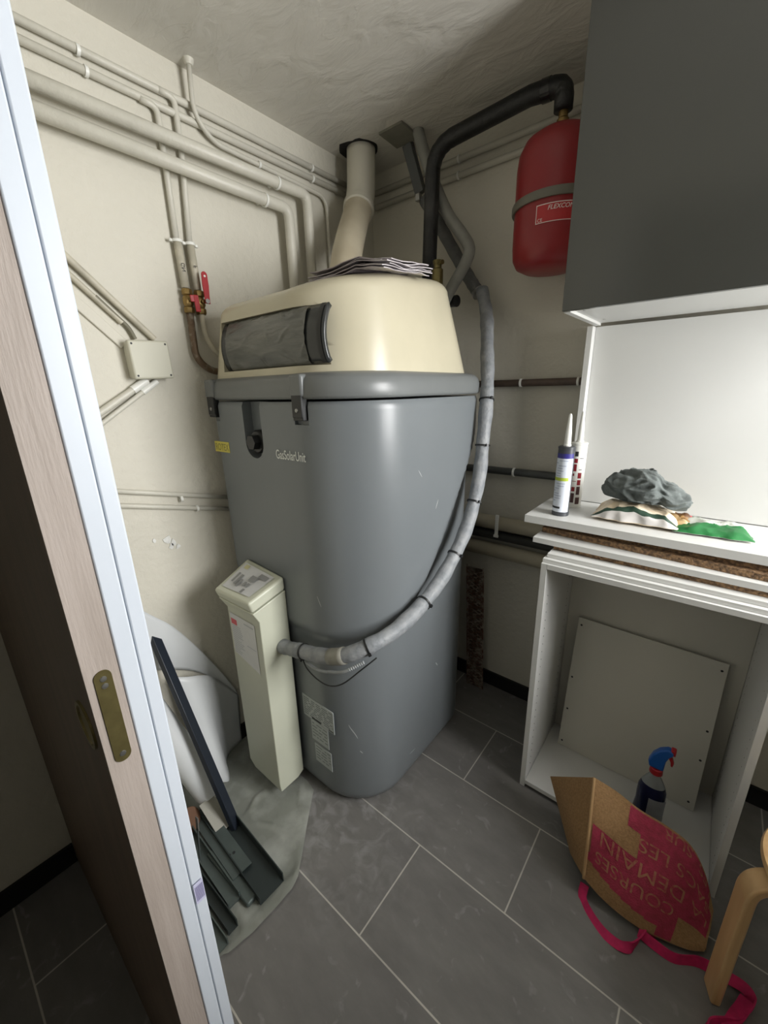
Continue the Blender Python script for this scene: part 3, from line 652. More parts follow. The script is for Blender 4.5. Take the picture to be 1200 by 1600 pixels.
pipe('thick_pipe', 'lower of the two thick white pipes, bending down first', [(-1.398, 0.14, 2.163), (-1.398, 1.165, 2.164), (-1.398, 1.165, 1.66)], 0.019, pipe_paint, 0.035, clips=[(-1.398, 1.06, 2.163)])
# thin pipe dropping from the ceiling
e = pipe('ceiling_drop_pipe', 'thin white pipe leaving a ceiling flange and curving along the left wall', [(-1.405, 0.834, 2.455), (-1.415, 0.834, 2.33), (-1.432, 0.90, 2.286), (-1.432, 1.40, 2.276), (-1.432, 1.408, 1.60)], 0.0075, pipe_paint, 0.05, clips=[(-1.432, 1.075, 2.283)])
bm = newbm(); lathe(bm, [(0, -0.014), (0.010, -0.014), (0.014, -0.008), (0.016, 0)], -1.405, 0.834, 2.455, 20); link('flange', bm, pipe_paint, e, smooth=True)
# the two risers with labelled lagging and red lever valves
def riser(lbl, y0, ztop, ybot, text, hy, r=0.009):
    e = empty('gas_riser', lbl, 'pipe', (-1.436, y0, 1.95))
    bm = newbm(); tube(bm, fillet([(-1.434, y0-0.045, ztop), (-1.432, y0, ztop-0.002), (-1.436, y0+0.002, 2.22), (-1.434, ybot, 1.955)], 0.028), r, 14); link('painted_pipe', bm, pipe_paint, e, smooth='all')
    bm = newbm(); tube(bm, [(-1.430, ybot, 1.965), (-1.428, ybot+0.003, 1.835)], 0.0125, 16); sl = link('pipe_sleeve', bm, old_pipe, e, smooth='all')
    fast_copy_text(text, 0.017, lambda u, v: Vector((-1.4145, ybot+0.006-v, 1.905-u)), darkink, 'handwriting', sl)
    bm = newbm(); clip(bm, (-1.431, ybot, 1.968), 0.013, 'z')
    for s in (-1, 1): lathe(bm, [(0, 0), (0.005, 0.001), (0.006, 0.005), (0.004, 0.009), (0, 0.010)], -1.431, ybot+s*0.021, 1.962, 10)
    link('pipe_clip', bm, plastic_white, e, smooth=True)
    # brass ball valve body
    bm = newbm(); lathe(bm, [(0, 0), (0.015, 0), (0.017, 0.004), (0.017, 0.016), (0.013, 0.020), (0.017, 0.028), (0.017, 0.046), (0.013, 0.052), (0.017, 0.056), (0.017, 0.068), (0.015, 0.072), (0, 0.072)], -1.427, ybot+0.005, 1.760, 8)
    tube(bm, [(-1.427, ybot+0.005, 1.797), (-1.400, ybot+0.005, 1.797)], 0.006, 12); link('ball_valve', bm, brass, e, smooth=True)
    return e
g1 = riser('left gas riser marked in pen, its short red lever turned across', 0.730, 2.311, 0.731, 'GN', 0)
g2 = riser('right gas riser with its long red lever pointing straight up', 0.787, 2.356, 0.772, 'F', 0)
bm = newbm(); bar(bm, (-1.398, 0.730, 1.800), (-1.396, 0.757, 1.802), 0.020, 0.004, (1, 0, 0)); bar(bm, (-1.3965, 0.748, 1.812), (-1.396, 0.751, 1.762), 0.016, 0.0045, (1, 0, 0)); link('red_lever', bm, red_handle, g1, bev=0.0015)
bm = newbm(); n = 8; pts = []
for (a, b_, w_) in ((1.790, 1.0, 0.009), (1.815, 1.0, 0.009), (1.845, 1.0, 0.011), (1.872, 1.0, 0.010)): pts.append((-1.394, 0.785-w_, a))
for k in range(n+1): a = math.pi-math.pi*k/n; pts.append((-1.394, 0.785+0.010*math.cos(a), 1.876+0.010*math.sin(a)))
for (a, w_) in ((1.845, 0.011), (1.815, 0.009), (1.790, 0.009)): pts.append((-1.394, 0.785+w_, a))
extrude_poly(bm, pts, (0.004, 0, 0)); lv = link('red_lever', bm, red_handle, g2, bev=0.0012)
bm = newbm(); lathe(bm, [(0, 0), (0.0035, 0), (0.0035, 0.001), (0, 0.001)], 0, 0, 0, 12, Matrix.Translation((-1.390, 0.785, 1.872)) @ Matrix.Rotation(R(90), 4, 'Y')); link('lever_hole', bm, plastic_white, lv)
bm = newbm(); lathe(bm, [(0, 0), (0.008, 0), (0.008, 0.006), (0, 0.006)], 0, 0, 0, 6, Matrix.Translation((-1.392, 0.783, 1.797)) @ Matrix.Rotation(R(90), 4, 'Y')); link('nut', bm, steel, g2)
# pipes from the valves to the boiler: parts of the risers
bm = newbm(); tube(bm, fillet([(-1.427, 0.736, 1.765), (-1.427, 0.734, 1.62), (-1.424, 0.78, 1.578), (-1.40, 0.86, 1.575), (-1.36, 0.88, 1.575)], 0.045, 8), 0.0115, 16); link('tarnished_pipe', bm, copper_dark, g1, smooth='all')
bm = newbm(); tube(bm, fillet([(-1.427, 0.777, 1.765), (-1.427, 0.780, 1.68), (-1.424, 0.83, 1.62), (-1.36, 0.90, 1.61)], 0.04, 8), 0.009, 16); link('painted_tail', bm, old_pipe, g2, smooth='all')

# junction box with its conduits
jb = empty('junction_box', 'square grey junction box on the left wall beside the doorway', 'junction box', (-1.45, 0.575, 1.605))
Mj = Matrix.Translation((-1.45, 0.578, 1.607)) @ Matrix.Rotation(R(2), 4, 'X')
bm = newbm(); box(bm, 0.0, 0.032, -0.056, 0.056, -0.052, 0.052, 0, Mj); link('back_box', bm, jb_m, jb, bev=0.004)
bm = newbm(); box(bm, 0.030, 0.052, -0.059, 0.059, -0.056, 0.056, 0, Mj); lidj = link('cover', bm, jb_m, jb, bev=0.006, seg=4)
for a in (-1, 1):
    for b_ in (-1, 1):
        bm = newbm(); lathe(bm, [(0, 0), (0.0035, 0), (0.003, 0.001), (0, 0.001)], 0, 0, 0, 10, Mj @ Matrix.Translation((0.0515, a*0.049, b_*0.046)) @ Matrix.Rotation(R(90), 4, 'Y'))
        link('cover_screw', bm, darkink, lidj)
def conduit(lbl, a, b_, r, m, name='conduit'):
    o = tube_obj(name, [a, b_], r, m, seg=14); tag(o, lbl, 'conduit'); return o
conduit('upper cream conduit slanting down to the junction box', (-1.436, 0.14, 2.145), (-1.436, 0.612, 1.672), 0.0095, old_pipe)
conduit('grey conduit just below the cream one above the junction box', (-1.438, 0.14, 2.10), (-1.438, 0.528, 1.712), 0.008, old_pipe)
bm = newbm(); tube(bm, spline([(-1.436, 0.47, 1.775), (-1.436, 0.515, 1.728), (-1.437, 0.542, 1.700), (-1.437, 0.556, 1.668)], 6), 0.006, 10); tag(link('bare_cable', bm, mat('old_cable', (120, 116, 100), 0.6), smooth=True), 'bare grey cable entering the top of the junction box', 'cable')
bm = newbm(); box(bm, -0.001, 0.006, -0.14, 0.70, -0.012, 0.012, 0, Matrix.Translation((-1.449, 0.50, 1.680)) @ Matrix.Rotation(R(132), 4, 'X') @ Matrix.Translation((0, 0, 0)))
bm.free()
bm = newbm(); bar(bm, (-1.445, 0.14, 2.045), (-1.445, 0.525, 1.650), 0.030, 0.010, (1, 0, 0)); tag(link('cable_trunking', bm, paint, bev=0.002), 'flat painted trunking slanting behind the junction box', 'trunking')
conduit('thick white conduit below the junction box marked with pen', (-1.436, 0.568, 1.548), (-1.436, 0.30, 1.380), 0.0105, pipe_paint)
conduit('thin white conduit below the junction box, nearer the boiler', (-1.437, 0.598, 1.545), (-1.437, 0.30, 1.343), 0.0075, pipe_paint)
for k, (a, b_, r) in enumerate((((-1.436, 0.566, 1.547), (-1.436, 0.520, 1.518), 0.0125), ((-1.437, 0.597, 1.5445), (-1.437, 0.548, 1.511), 0.0095))):
    tag(tube_obj('conduit_sleeve', [a, b_], r, plastic_white), ('white sleeve round the thick conduit under the junction box', 'white sleeve round the thin conduit under the junction box')[k], 'sleeve')
# horizontal conduits low on the left wall
for k, (z0, z1, lbl) in enumerate(((1.235, 1.110, 'upper of the two level conduits low on the left wall'), (1.188, 1.062, 'lower of the two level conduits low on the left wall'))):
    pipe('wall_conduit', lbl, [(-1.438, 0.14, z0+0.055), (-1.438, 0.92, z1-0.03)], 0.0085, pipe_paint, clips=[(-1.438, 0.61+0.05*k, z0-(z0-z1)*0.66-0.004)])
# chipped plaster
bm = newbm(); rnd = random.Random(8)
for (y, z, s) in ((0.545, 1.012, 0.016), (0.563, 0.995, 0.013), (0.553, 0.985, 0.010), (0.575, 0.975, 0.009), (0.50, 1.02, 0.008)):
    pts = [(-1.4505, y+s*rnd.uniform(0.5, 1.2)*math.cos(a), z+s*rnd.uniform(0.5, 1.4)*math.sin(a)) for a in [2*math.pi*k/7 for k in range(7)]]
    extrude_poly(bm, pts, (0.004, 0, 0))
o = struct('trim_3', bm, mat('bare_plaster', (226, 226, 222), 0.9, var=0.2, vscale=80))

# ------------------------------------------------------------------ back wall pipes
def bpipe(name, lbl, z, y, r, m, x0=-1.3, x1=0.2, clips=(), dz=0):
    return pipe(name, lbl, [(x0, y, z+dz), (x1, y, z)], r, m, clips=[(c, y, z+dz*(x1-c)/(x1-x0), 'x') for c in clips], axis='x')
bpipe('brown_pipe', 'rusty brown pipe running level at half height on the back wall', 1.517, 1.698, 0.014, mat('rust_paint', (98, 82, 72), 0.6, col2=(58, 52, 48), vscale=14), clips=(-0.66, -0.44), dz=0.0)
bpipe('grey_pipe', 'dark grey pipe behind the sealant cartridges on the back wall', 1.153, 1.692, 0.0165, mat('dark_grey_pipe', (78, 80, 78), 0.45, var=0.2, vscale=9), clips=(-0.66,), dz=-0.01)
bpipe('thin_pipe', 'upper white pipe under the ceiling on the back wall', 2.375, 1.705, 0.0115, pipe_paint, clips=(-0.98,), x0=-1.42)
bpipe('thin_pipe', 'lower white pipe under the ceiling on the back wall', 2.320, 1.705, 0.0115, pipe_paint, clips=(-0.98,), x0=-1.42)
cream = mat('cream_pipe_paint', (180, 172, 150), 0.5, var=0.12, vscale=8)
bpipe('cream_pipe', 'upper fat cream pipe low on the back wall', 0.905, 1.684, 0.032, cream, clips=(), dz=0.0)
bpipe('cream_pipe', 'lower fat cream pipe low on the back wall', 0.770, 1.684, 0.034, cream, clips=(), dz=0.0)
bpipe('shadow_tube', 'dark tube standing in for the shadow between the two fat cream pipes', 0.842, 1.692, 0.022, mat('shadow_charcoal', (62, 62, 58), 0.8, var=0.2), clips=(), dz=0.0)  # dark tube put in for the shadow under the upper cream pipe
bm = newbm(); box(bm, -0.713, -0.697, 1.643, 1.650, 0.855, 0.955); box(bm, -0.716, -0.694, 1.640, 1.650, 0.850, 0.862); tag(link('bracket', bm, plastic_white, bev=0.002), 'upright white bracket across the cream pipes on the back wall', 'bracket')
# expanded metal plaster bead leaning in the corner
bead = empty('plaster_bead', 'rusty expanded metal strip leaning on the back wall beside the boiler', 'metal strip', (-0.775, 1.66, 0))
bm = newbm()
Mb = lambda x, z, y=0: Vector((-0.772-0.030*z/0.68+x, 1.648+0.0*z+y, z))
rust = mat('rusty_mesh', (96, 64, 50), 0.8, col2=(150, 138, 124), vscale=40, thr=(0.45, 0.6))
for s in (-0.043, 0.043): bar(bm, Mb(s, 0.0), Mb(s, 0.68), 0.006, 0.004, (0, 1, 0))
link('edge_strip', bm, rust, bead)
bm = newbm(); k = 0; z = 0.0
while z < 0.64:
    bar(bm, Mb(-0.041, z), Mb(0.041, z+0.04), 0.0035, 0.003, (0, 1, 0)); bar(bm, Mb(0.041, z), Mb(-0.041, z+0.04), 0.0035, 0.003, (0, 1, 0.001)); z += 0.020
link('mesh_web', bm, rust, bead)
bm = newbm(); bar(bm, Mb(0.0, 0.0, 0.004), Mb(0, 0.67, 0.004), 0.078, 0.002, (0, 1, 0)); link('backing_strip', bm, mat('plaster_crust', (120, 110, 98), 0.9, col2=(70, 56, 46), vscale=30, thr=(0.4, 0.6)), bead)

# ------------------------------------------------------------------ wall cupboard, panel, base carcass
uc = empty('wall_cupboard', 'graphite fronted wall cupboard with a white carcass', 'cupboard', (0.0, 1.45, 1.696))
bm = newbm(); box(bm, -0.391, 0.409, 1.263, 1.281, 1.698, 2.452); link('door', bm, door_grey, uc, bev=0.0012)
def plank(name, x0, x1, y0, y1, z0, z1, m, parent, bev=0.001):
    bm = newbm(); box(bm, x0, x1, y0, y1, z0, z1); return link(name, bm, m, parent, bev=bev)
plank('side_panel', -0.391, -0.373, 1.282, 1.637, 1.696, 2.452, white_lam, uc); plank('side_panel', 0.391, 0.409, 1.282, 1.637, 1.696, 2.452, white_lam, uc)
plank('bottom_panel', -0.3725, 0.3905, 1.290, 1.637, 1.704, 1.722, white_lam, uc); plank('back_panel', -0.3725, 0.3905, 1.628, 1.636, 1.723, 2.452, white_lam, uc)
for (x, y) in ((-0.35, 1.33), (-0.345, 1.55), (0.25, 1.33)):
    bm = newbm(); lathe(bm, [(0, -0.001), (0.004, -0.001), (0.004, 0), (0, 0)], x, y, 1.704, 12); link('screw_cap', bm, steel, uc)
# tall white sheet behind, with edge strip
wb = empty('wall_board', 'large white board standing behind the pile under the wall cupboard', 'board', (0.2, 1.65, 1.077))
plank('board_sheet', -0.388, 1.02, 1.640, 1.655, 1.0755, 1.694, white_lam, wb); plank('edge_strip', -0.407, -0.3885, 1.602, 1.660, 1.0755, 1.694, white_lam, wb)

bc = empty('base_cabinet', 'open white cabinet carcass standing on the tiles without doors', 'cabinet', (-0.075, 1.43, 0))
cy0, cy1 = 1.258, 1.628
bm = newbm(); box(bm, -0.378, -0.360, cy0, cy1, 0.001, 0.948)
def pins(bm, x, s):
    for y in (cy0+0.045, cy1-0.06):
        for k in range(24):
            z = 0.08+0.032*k; lathe(bm, [(0, 0), (0.0022, 0), (0.0022, 0.0006), (0, 0.0006)], 0, 0, 0, 6, Matrix.Translation((x, y, z)) @ Matrix.Rotation(R(90*s), 4, 'Y'), 1)
pins(bm, -0.360, 1); link('side_panel', bm, [white_lam, darkink], bc)
bm = newbm(); box(bm, 0.207, 0.225, cy0, cy1, 0.001, 0.948); pins(bm, 0.207, -1); link('side_panel', bm, [white_lam, steel], bc)
plank('bottom_panel', -0.3595, 0.2065, cy0, cy1-0.009, 0.016, 0.034, white_lam, bc)
plank('back_panel', -0.3595, 0.2065, cy1-0.008, cy1, 0.016, 0.948, white_panel, bc)
plank('top_rail', -0.3595, 0.2065, cy0, cy0+0.10, 0.930, 0.948, white_lam, bc); plank('top_rail', -0.3595, 0.2065, cy1-0.11, cy1-0.0085, 0.930, 0.948, white_lam, bc)
# leaning panel inside
a, b_, c, d = Vector((-0.313, 1.512, 0.0355)), Vector((0.155, 1.505, 0.0355)), Vector((0.157, 1.598, 0.598)), Vector((-0.313, 1.600, 0.605))
n_ = (b_-a).cross(d-a).normalized(); bm = newbm(); loft(bm, [[a, b_, c, d], [p+n_*-0.008 if n_.y < 0 else p+n_*0.008 for p in (a, b_, c, d)]])
for (u, v) in ((.03, .04), (.96, .05), (.97, .95), (.03, .95), (.97, .55), (.025, .55), (.03, .3), (.97, .35)):
    p = a.lerp(b_, u).lerp(d.lerp(c, u), v)-(n_ if n_.y > 0 else -n_)*0.0006
    t1 = (b_-a).normalized(); t2 = (d-a).normalized()
    f = bm.faces.new([bm.verts.new(p+t1*0.0042*math.cos(k*math.pi/4)+t2*0.0042*math.sin(k*math.pi/4)) for k in range(8)]); f.material_index = 1
tag(link('loose_panel', bm, [white_panel, darkink]), 'pre-drilled off white panel leaning inside the open cabinet', 'panel')

# boards stacked on the carcass
def board(lbl, x0, x1, y0, y1, z0, z1, m, rot=0, g='boards stacked on the cabinet', edge=None):
    px, py = x0, y0; M = Matrix.Translation((px, py, 0)) @ Matrix.Rotation(R(rot), 4, 'Z')
    bm = newbm(); box(bm, 0, x1-x0, 0, y1-y0, z0, z1, 0, M)
    if edge is not None:
        for f in bm.faces:
            if abs(f.normal.z) < 0.5: f.material_index = 1
        for f in bm.faces: f.normal_update()
        for f in bm.faces: f.material_index = 1 if abs(f.normal.z) < 0.5 else 0
    return tag(link('stacked_board', bm, [m, edge] if edge else m, bev=0.0008), lbl, 'board', g)
board('lowest white board lying on the open cabinet', -0.378, 0.95, 1.268, 1.60, 0.9485, 0.9615, white_lam)
board('thin white board second from the bottom of the pile', -0.370, 0.95, 1.285, 1.60, 0.962, 0.975, white_lam)
board('raw chipboard sheet under the second widest white board', -0.365, 0.95, 1.330, 1.61, 0.9755, 0.991, chip_m, rot=-1.5)
board('white board in the middle of the pile, sticking out left below two chipboards', -0.432, 0.92, 1.318, 1.62, 0.9915, 1.010, white_lam, rot=-0.8)
board('lower of the two bare chipboards below the top board', -0.425, 0.94, 1.385, 1.62, 1.0105, 1.029, chip_m, rot=-5.0)
board('upper of the two bare chipboards below the top board', -0.435, 0.94, 1.405, 1.63, 1.0295, 1.048, chip_m, rot=-4.6)
board('topmost white board carrying the packets and sealant cartridges', -0.476, 0.95, 1.345, 1.638, 1.0485, 1.0745, white_lam, rot=0)

# ------------------------------------------------------------------ things on the top board
ZT = 1.075
def cartridge(name, lbl, x, y, body, lean=0, blue=True):
    e = empty(name, lbl, 'cartridge', (x, y, ZT)); Mc = Matrix.Translation((x, y, ZT)) @ Matrix.Rotation(R(lean), 4, 'Y')
    r = 0.0262
    def cy(a, z, rr=r+0.0003): a = R(-125)+a; return Mc @ Vector((rr*math.cos(a), rr*math.sin(a), z))
    bm = newbm(); lathe(bm, [(0, 0), (r+0.0012, 0), (r+0.0012, 0.012), (r, 0.0125), (r, 0.228), (r+0.001, 0.2285), (r+0.001, 0.234), (r-0.003, 0.236), (0, 0.236)], 0, 0, 0, 36, Mc)
    link('tube_body', bm, body, e, smooth=True)
    bm = newbm(); lathe(bm, [(0, 0.235), (0.012, 0.235), (0.012, 0.241), (0.0105, 0.242), (0.0095, 0.275), (0.005, 0.335), (0.0024, 0.340), (0, 0.340)], 0, 0, 0, 20, Mc); link('nozzle', bm, plastic_white, e, smooth=True)
    return e, cy
dk = mat('charcoal_tube', (62, 64, 68), 0.35)
e, cy = cartridge('sealant_cartridge', 'dark sealant cartridge with a white label and lime stripe', -0.380, 1.418, dk)
bm = newbm(); lw = mat('tube_label', (214, 220, 230), 0.4); 
quad_patch(bm, lambda u, v: cy(u, v), 20, 1, 0, -1.0, 1.9, 0.014, 0.197); quad_patch(bm, lambda u, v: cy(u, v), 20, 1, 1, -1.0, 1.9, 0.197, 0.213)
quad_patch(bm, lambda u, v: cy(u, v, 0.0268), 16, 1, 2, -0.9, 1.45, 0.122, 0.133)
rnd = random.Random(2)
for k in range(17):
    z = 0.188-0.0085*k
    if 0.115 < z < 0.136: continue
    a0 = rnd.uniform(-0.6, 0.2); quad_patch(bm, lambda u, v: cy(u, v, 0.0268), 6, 1, 3, a0, a0+rnd.uniform(0.5, 1.1), z, z+0.003)
quad_patch(bm, lambda u, v: cy(u, v, 0.0268), 8, 1, 4, -0.55, 0.75, 0.026, 0.033)
link('label_wrap', bm, [lw, mat('navy_band', (52, 48, 128), 0.4), mat('lime_stripe', (178, 196, 70), 0.4), mat('pale_ink', (170, 178, 196), 0.5), darkink], e)
e, cy = cartridge('sealant_cartridge', 'white sealant cartridge with red print behind the dark one', -0.373, 1.545, plastic_white)
bm = newbm(); rd = mat('brick_red_print', (138, 34, 42), 0.4); br_ = mat('brown_print', (84, 56, 56), 0.5)
for (a0, a1, z0, z1, mi) in ((0.1, 0.85, 0.165, 0.180, 0), (0.1, 0.85, 0.188, 0.205, 2), (0.1, 0.8, 0.135, 0.160, 0), (0.1, 0.6, 0.118, 0.127, 0), (0.1, 0.9, 0.098, 0.100, 0), (0.1, 0.85, 0.062, 0.078, 0), (0.1, 0.85, 0.020, 0.055, 1),
                             (1.05, 1.5, 0.110, 0.130, 0), (1.05, 1.5, 0.085, 0.104, 0), (1.05, 1.5, 0.050, 0.080, 1), (1.05, 1.6, 0.015, 0.040, 1), (1.1, 1.6, 0.180, 0.182, 2), (1.1, 1.5, 0.14, 0.142, 2), (0.1, 1.5, 0.005, 0.007, 0)):
    quad_patch(bm, lambda u, v: cy(u, v, 0.0267), 6, 1, mi, a0, a1, z0, z1)
link('printed_label', bm, [rd, br_, darkink], e)

def packet(name, lbl, cx, cy_, lx, ly, h, rot, mats, matfn, z0=ZT, tilt=0, seed=0, nx=30, ny=22):
    """a soft bag: two skins meeting in flat crimped seams"""
    M = Matrix.Translation((cx, cy_, z0)) @ Matrix.Rotation(R(rot), 4, 'Z') @ Matrix.Rotation(R(tilt), 4, 'X')
    bm = newbm(); T, B = [], []
    for j in range(ny+1):
        for i in range(nx+1):
            u, v = 2*i/nx-1, 2*j/ny-1
            f = max(0, (1-abs(u)**2.6))**0.55*max(0, (1-abs(v)**2.6))**0.6
            q = noise.noise(Vector((u*1.8+seed, v*1.6, seed*1.3)))*0.30+(1-abs(noise.noise(Vector((u*3.5+seed+v, v*3, 4))))*2.4)*0.10-0.05
            zt = h*f*(0.80+q)+0.001; zb = 0.0006+h*0.12*(1-f)
            xx = u*lx/2*(1-0.05*abs(v)**2*0); wob = 0.010*noise.noise(Vector((u*3, v*3, seed+9)))
            T.append(bm.verts.new(M @ Vector((xx+wob, v*ly/2+wob, max(zt, zb+0.0008))))); B.append(bm.verts.new(M @ Vector((xx+wob, v*ly/2+wob, zb))))
    W = nx+1
    for j in range(ny):
        for i in range(nx):
            a = j*W+i; u, v = 2*(i+.5)/nx-1, 2*(j+.5)/ny-1
            bm.faces.new((T[a], T[a+1], T[a+W+1], T[a+W])).material_index = matfn(u, v); bm.faces.new((B[a], B[a+W], B[a+W+1], B[a+1])).material_index = 0
    edge = [i for i in range(W)]+[j*W+nx for j in range(1, ny+1)]+[ny*W+i for i in range(nx-1, -1, -1)]+[j*W for j in range(ny-1, 0, -1)]
    for a, b2 in zip(edge, edge[1:]+edge[:1]): bm.faces.new((T[a], B[a], B[b2], T[b2]))
    return tag(link(name, bm, mats, smooth='all'), lbl, 'packet')
cream_p = mat('cream_packet', (226, 204, 172), 0.45, col2=(238, 226, 204), vscale=12); dgreen = mat('dark_green_print', (46, 70, 56), 0.45); foil = mat('silver_foil_white', (212, 208, 204), 0.3, var=0.15, vscale=20)
pk = packet('snack_packet', 'cream paper packet with a dark green stripe under the grey cloth', -0.165, 1.50, 0.235, 0.170, 0.078, 0, [cream_p, dgreen, foil],
            lambda u, v: 2 if v < -0.84 else 1 if v < -0.70 else 0, seed=1, nx=40, ny=60)
green_p = mat('green_packet', (44, 124, 66), 0.35, col2=(30, 100, 52), vscale=20); clear_p = mat('clear_packet', (190, 194, 182), 0.2, col2=(226, 228, 222), vscale=14)
grn_pr = mat('green_leaf_print', (104, 138, 106), 0.4)
gp = packet('seed_packet', 'green and clear plastic packet at the right end of the row', 0.030, 1.487, 0.185, 0.135, 0.040, 4, [clear_p, green_p, grn_pr],
            lambda u, v: 1 if v < -0.22+0.10*math.sin(u*3) else (2 if v > 0.35 and noise.noise(Vector((u*5, v*5, 3))) > 0.02 else 0), seed=5)
fast_copy_text('RAW', 0.013, lambda u, v: Vector((0.022+u, 1.450+v*0.75, ZT+0.036+v*0.4)), plastic_white, 'packet_lettering', gp, bold=0.0003)
nut = packet('nut_packet', 'small brown printed packet squeezed between the cloth and green packet', -0.052, 1.505, 0.10, 0.075, 0.045, -38, [mat('brown_packet', (168, 132, 84), 0.35, col2=(92, 62, 38), vscale=40, thr=(0.4, 0.6)), mat('cream_stripe', (226, 196, 150), 0.4), mat('pink_patch', (196, 84, 96), 0.4)],
             lambda u, v: 1 if v < -0.45 else 2 if (v > 0.5 and u > 0.2) else 0, seed=7)
# crumpled cloth
bm = newbm(); bmesh.ops.create_icosphere(bm, subdivisions=6, radius=1)
for v in bm.verts:
    p = v.co.copy(); a = p.copy()
    w_ = Vector((noise.noise(a*1.3), noise.noise(a*1.3+Vector((7, 0, 0))), noise.noise(a*1.3+Vector((0, 9, 0)))))*0.9
    b_ = a+w_
    f1 = 1-abs(noise.noise(Vector((b_.x*1.7+2, b_.y*1.7, b_.z*1.1+1))))*2.4
    f2 = 1-abs(noise.noise(Vector((b_.x*2.6+b_.z*1.5, b_.y*2.4, b_.z*1.2+5))))*2.2
    rr = 0.82+0.21*f1+0.06*f2+0.012*noise.noise(b_*9)
    waist = 1-0.22*math.exp(-((a.x-0.40)/0.10)**2)
    x = a.x*0.120; y = a.y*0.066; z = a.z*0.070
    hgt = 1.0-0.22*smooth01((a.x-0.3)/0.2)
    q = Vector((x*(0.5+0.5*rr)*1.02, y*rr*waist, z*rr*waist*hgt))
    if q.z < -0.022: q.z = -0.022-(-0.022-q.z)*0.35
    v.co = q+Vector((-0.150, 1.495, ZT+0.099-0.022*smooth01((a.x-0.2)/0.6)))
cl = tag(link('crumpled_cloth', bm, cloth_m, smooth='all'), 'crumpled dark grey cloth lying on the cream packet', 'cloth')

# ------------------------------------------------------------------ spray bottle in the carcass
sb = empty('spray_bottle', 'blue window cleaner spray bottle with a red collar inside the cabinet', 'bottle', (0.020, 1.355, 0.034))
Ms = Matrix.Translation((0.026, 1.352, 0.0345)) @ Matrix.Rotation(R(0), 4, 'Z')
def oval(z, a, b_, n=32): return [Ms @ Vector((a*math.cos(2*math.pi*k/n), b_*math.sin(2*math.pi*k/n), z)) for k in range(n)]
liquid = mat('blue_liquid', (26, 32, 66), 0.12); clearpl = mat('clear_bottle', (158, 164, 166), 0.12, alpha=0.75)
bm = newbm(); loft(bm, [oval(z, a, b_) for z, a, b_ in ((0, .038, .024), (.006, .043, .028), (.06, .044, .028), (.10, .040, .026), (.13, .041, .027), (.165, .040, .026), (.185, .034, .024))]); link('bottle_body', bm, liquid, sb, smooth=True)
bm = newbm(); loft(bm, [oval(z, a, b_) for z, a, b_ in ((.185, .034, .024), (.205, .024, .020), (.222, .015, .015), (.235, .0135, .0135))]); link('bottle_shoulder', bm, clearpl, sb, smooth=True)
bm = newbm(); loft(bm, [oval(z, a, b_) for z, a, b_ in ((.232, .017, .017), (.234, .019, .019), (.252, .018, .018), (.254, .016, .016))]); link('collar', bm, red_handle, sb, smooth=True)
bm = newbm()
hd = [(-.022, .255), (-.026, .275), (-.018, .305), (-.002, .330), (.018, .345), (.034, .343), (.036, .330), (.026, .316), (.020, .296), (.018, .255)]
extrude_poly(bm, [Ms @ Vector((x, -0.012, z)) for x, z in hd], (0, 0.024, 0)); link('trigger_head', bm, mat('royal_blue_plastic', (30, 92, 172), 0.3), sb, bev=0.005, seg=4)
bm = newbm(); extrude_poly(bm, [Ms @ Vector((x, -0.007, z)) for x, z in ((.020, .318), (.032, .322), (.040, .298), (.038, .284), (.033, .286), (.031, .300))], (0, 0.014, 0)); link('trigger', bm, red_handle, sb, bev=0.002)
bm = newbm(); box(bm, 0.026, 0.040, -0.010, 0.010, 0.328, 0.350, 0, Ms); link('nozzle_tip', bm, red_handle, sb, bev=0.003)
bm = newbm(); quad_patch(bm, lambda u, v: Ms @ Vector((0.0445*math.cos(R(-95+78*u)), 0.0288*math.sin(R(-95+78*u))-0.0006, 0.03+0.115*v)), 10, 6); link('bottle_label', bm, mat('silver_label', (150, 156, 166), 0.35, var=0.2, vscale=30), sb, smooth='all')

# ------------------------------------------------------------------ jute bag lying against the carcass
bag = empty('jute_bag', 'collapsed jute shopping bag with pink print and straps on the tiles', 'bag', (0.05, 1.1, 0))
# front sheet: corners and bulged outline. u along the bag from its base (left) to its mouth (right), v from floor to top
TOP = spline([(-0.122, 1.160, 0.315), (-0.062, 1.178, 0.288), (0.005, 1.192, 0.252), (0.075, 1.196, 0.240), (0.138, 1.200, 0.212), (0.182, 1.180, 0.158), (0.212, 1.150, 0.085)], 6)
BOT = spline([(-0.092, 1.028, 0.060), (-0.045, 1.022, 0.040), (0.010, 1.020, 0.026), (0.07, 1.024, 0.020), (0.12, 1.036, 0.018), (0.17, 1.055, 0.018), (0.205, 1.075, 0.020)], 6)
def front(u, v, o=0):
    i = u*(len(TOP)-1); k = min(int(i), len(TOP)-2); t = i-k
    a = Vector(TOP[k]).lerp(Vector(TOP[k+1]), t); b_ = Vector(BOT[k]).lerp(Vector(BOT[k+1]), t)
    p = b_.lerp(a, v)
    bulge = math.sin(math.pi*v)*(0.016+0.010*math.sin(u*5))+0.006*noise.noise(Vector((u*4, v*4, 2)))
    return p+Vector((0.15, -0.85, 0.5)).normalized()*(bulge+o)
bm = newbm(); quad_patch(bm, lambda u, v: front(u, v), 36, 24)
link('front_sheet', bm, jute, bag, smooth='all')
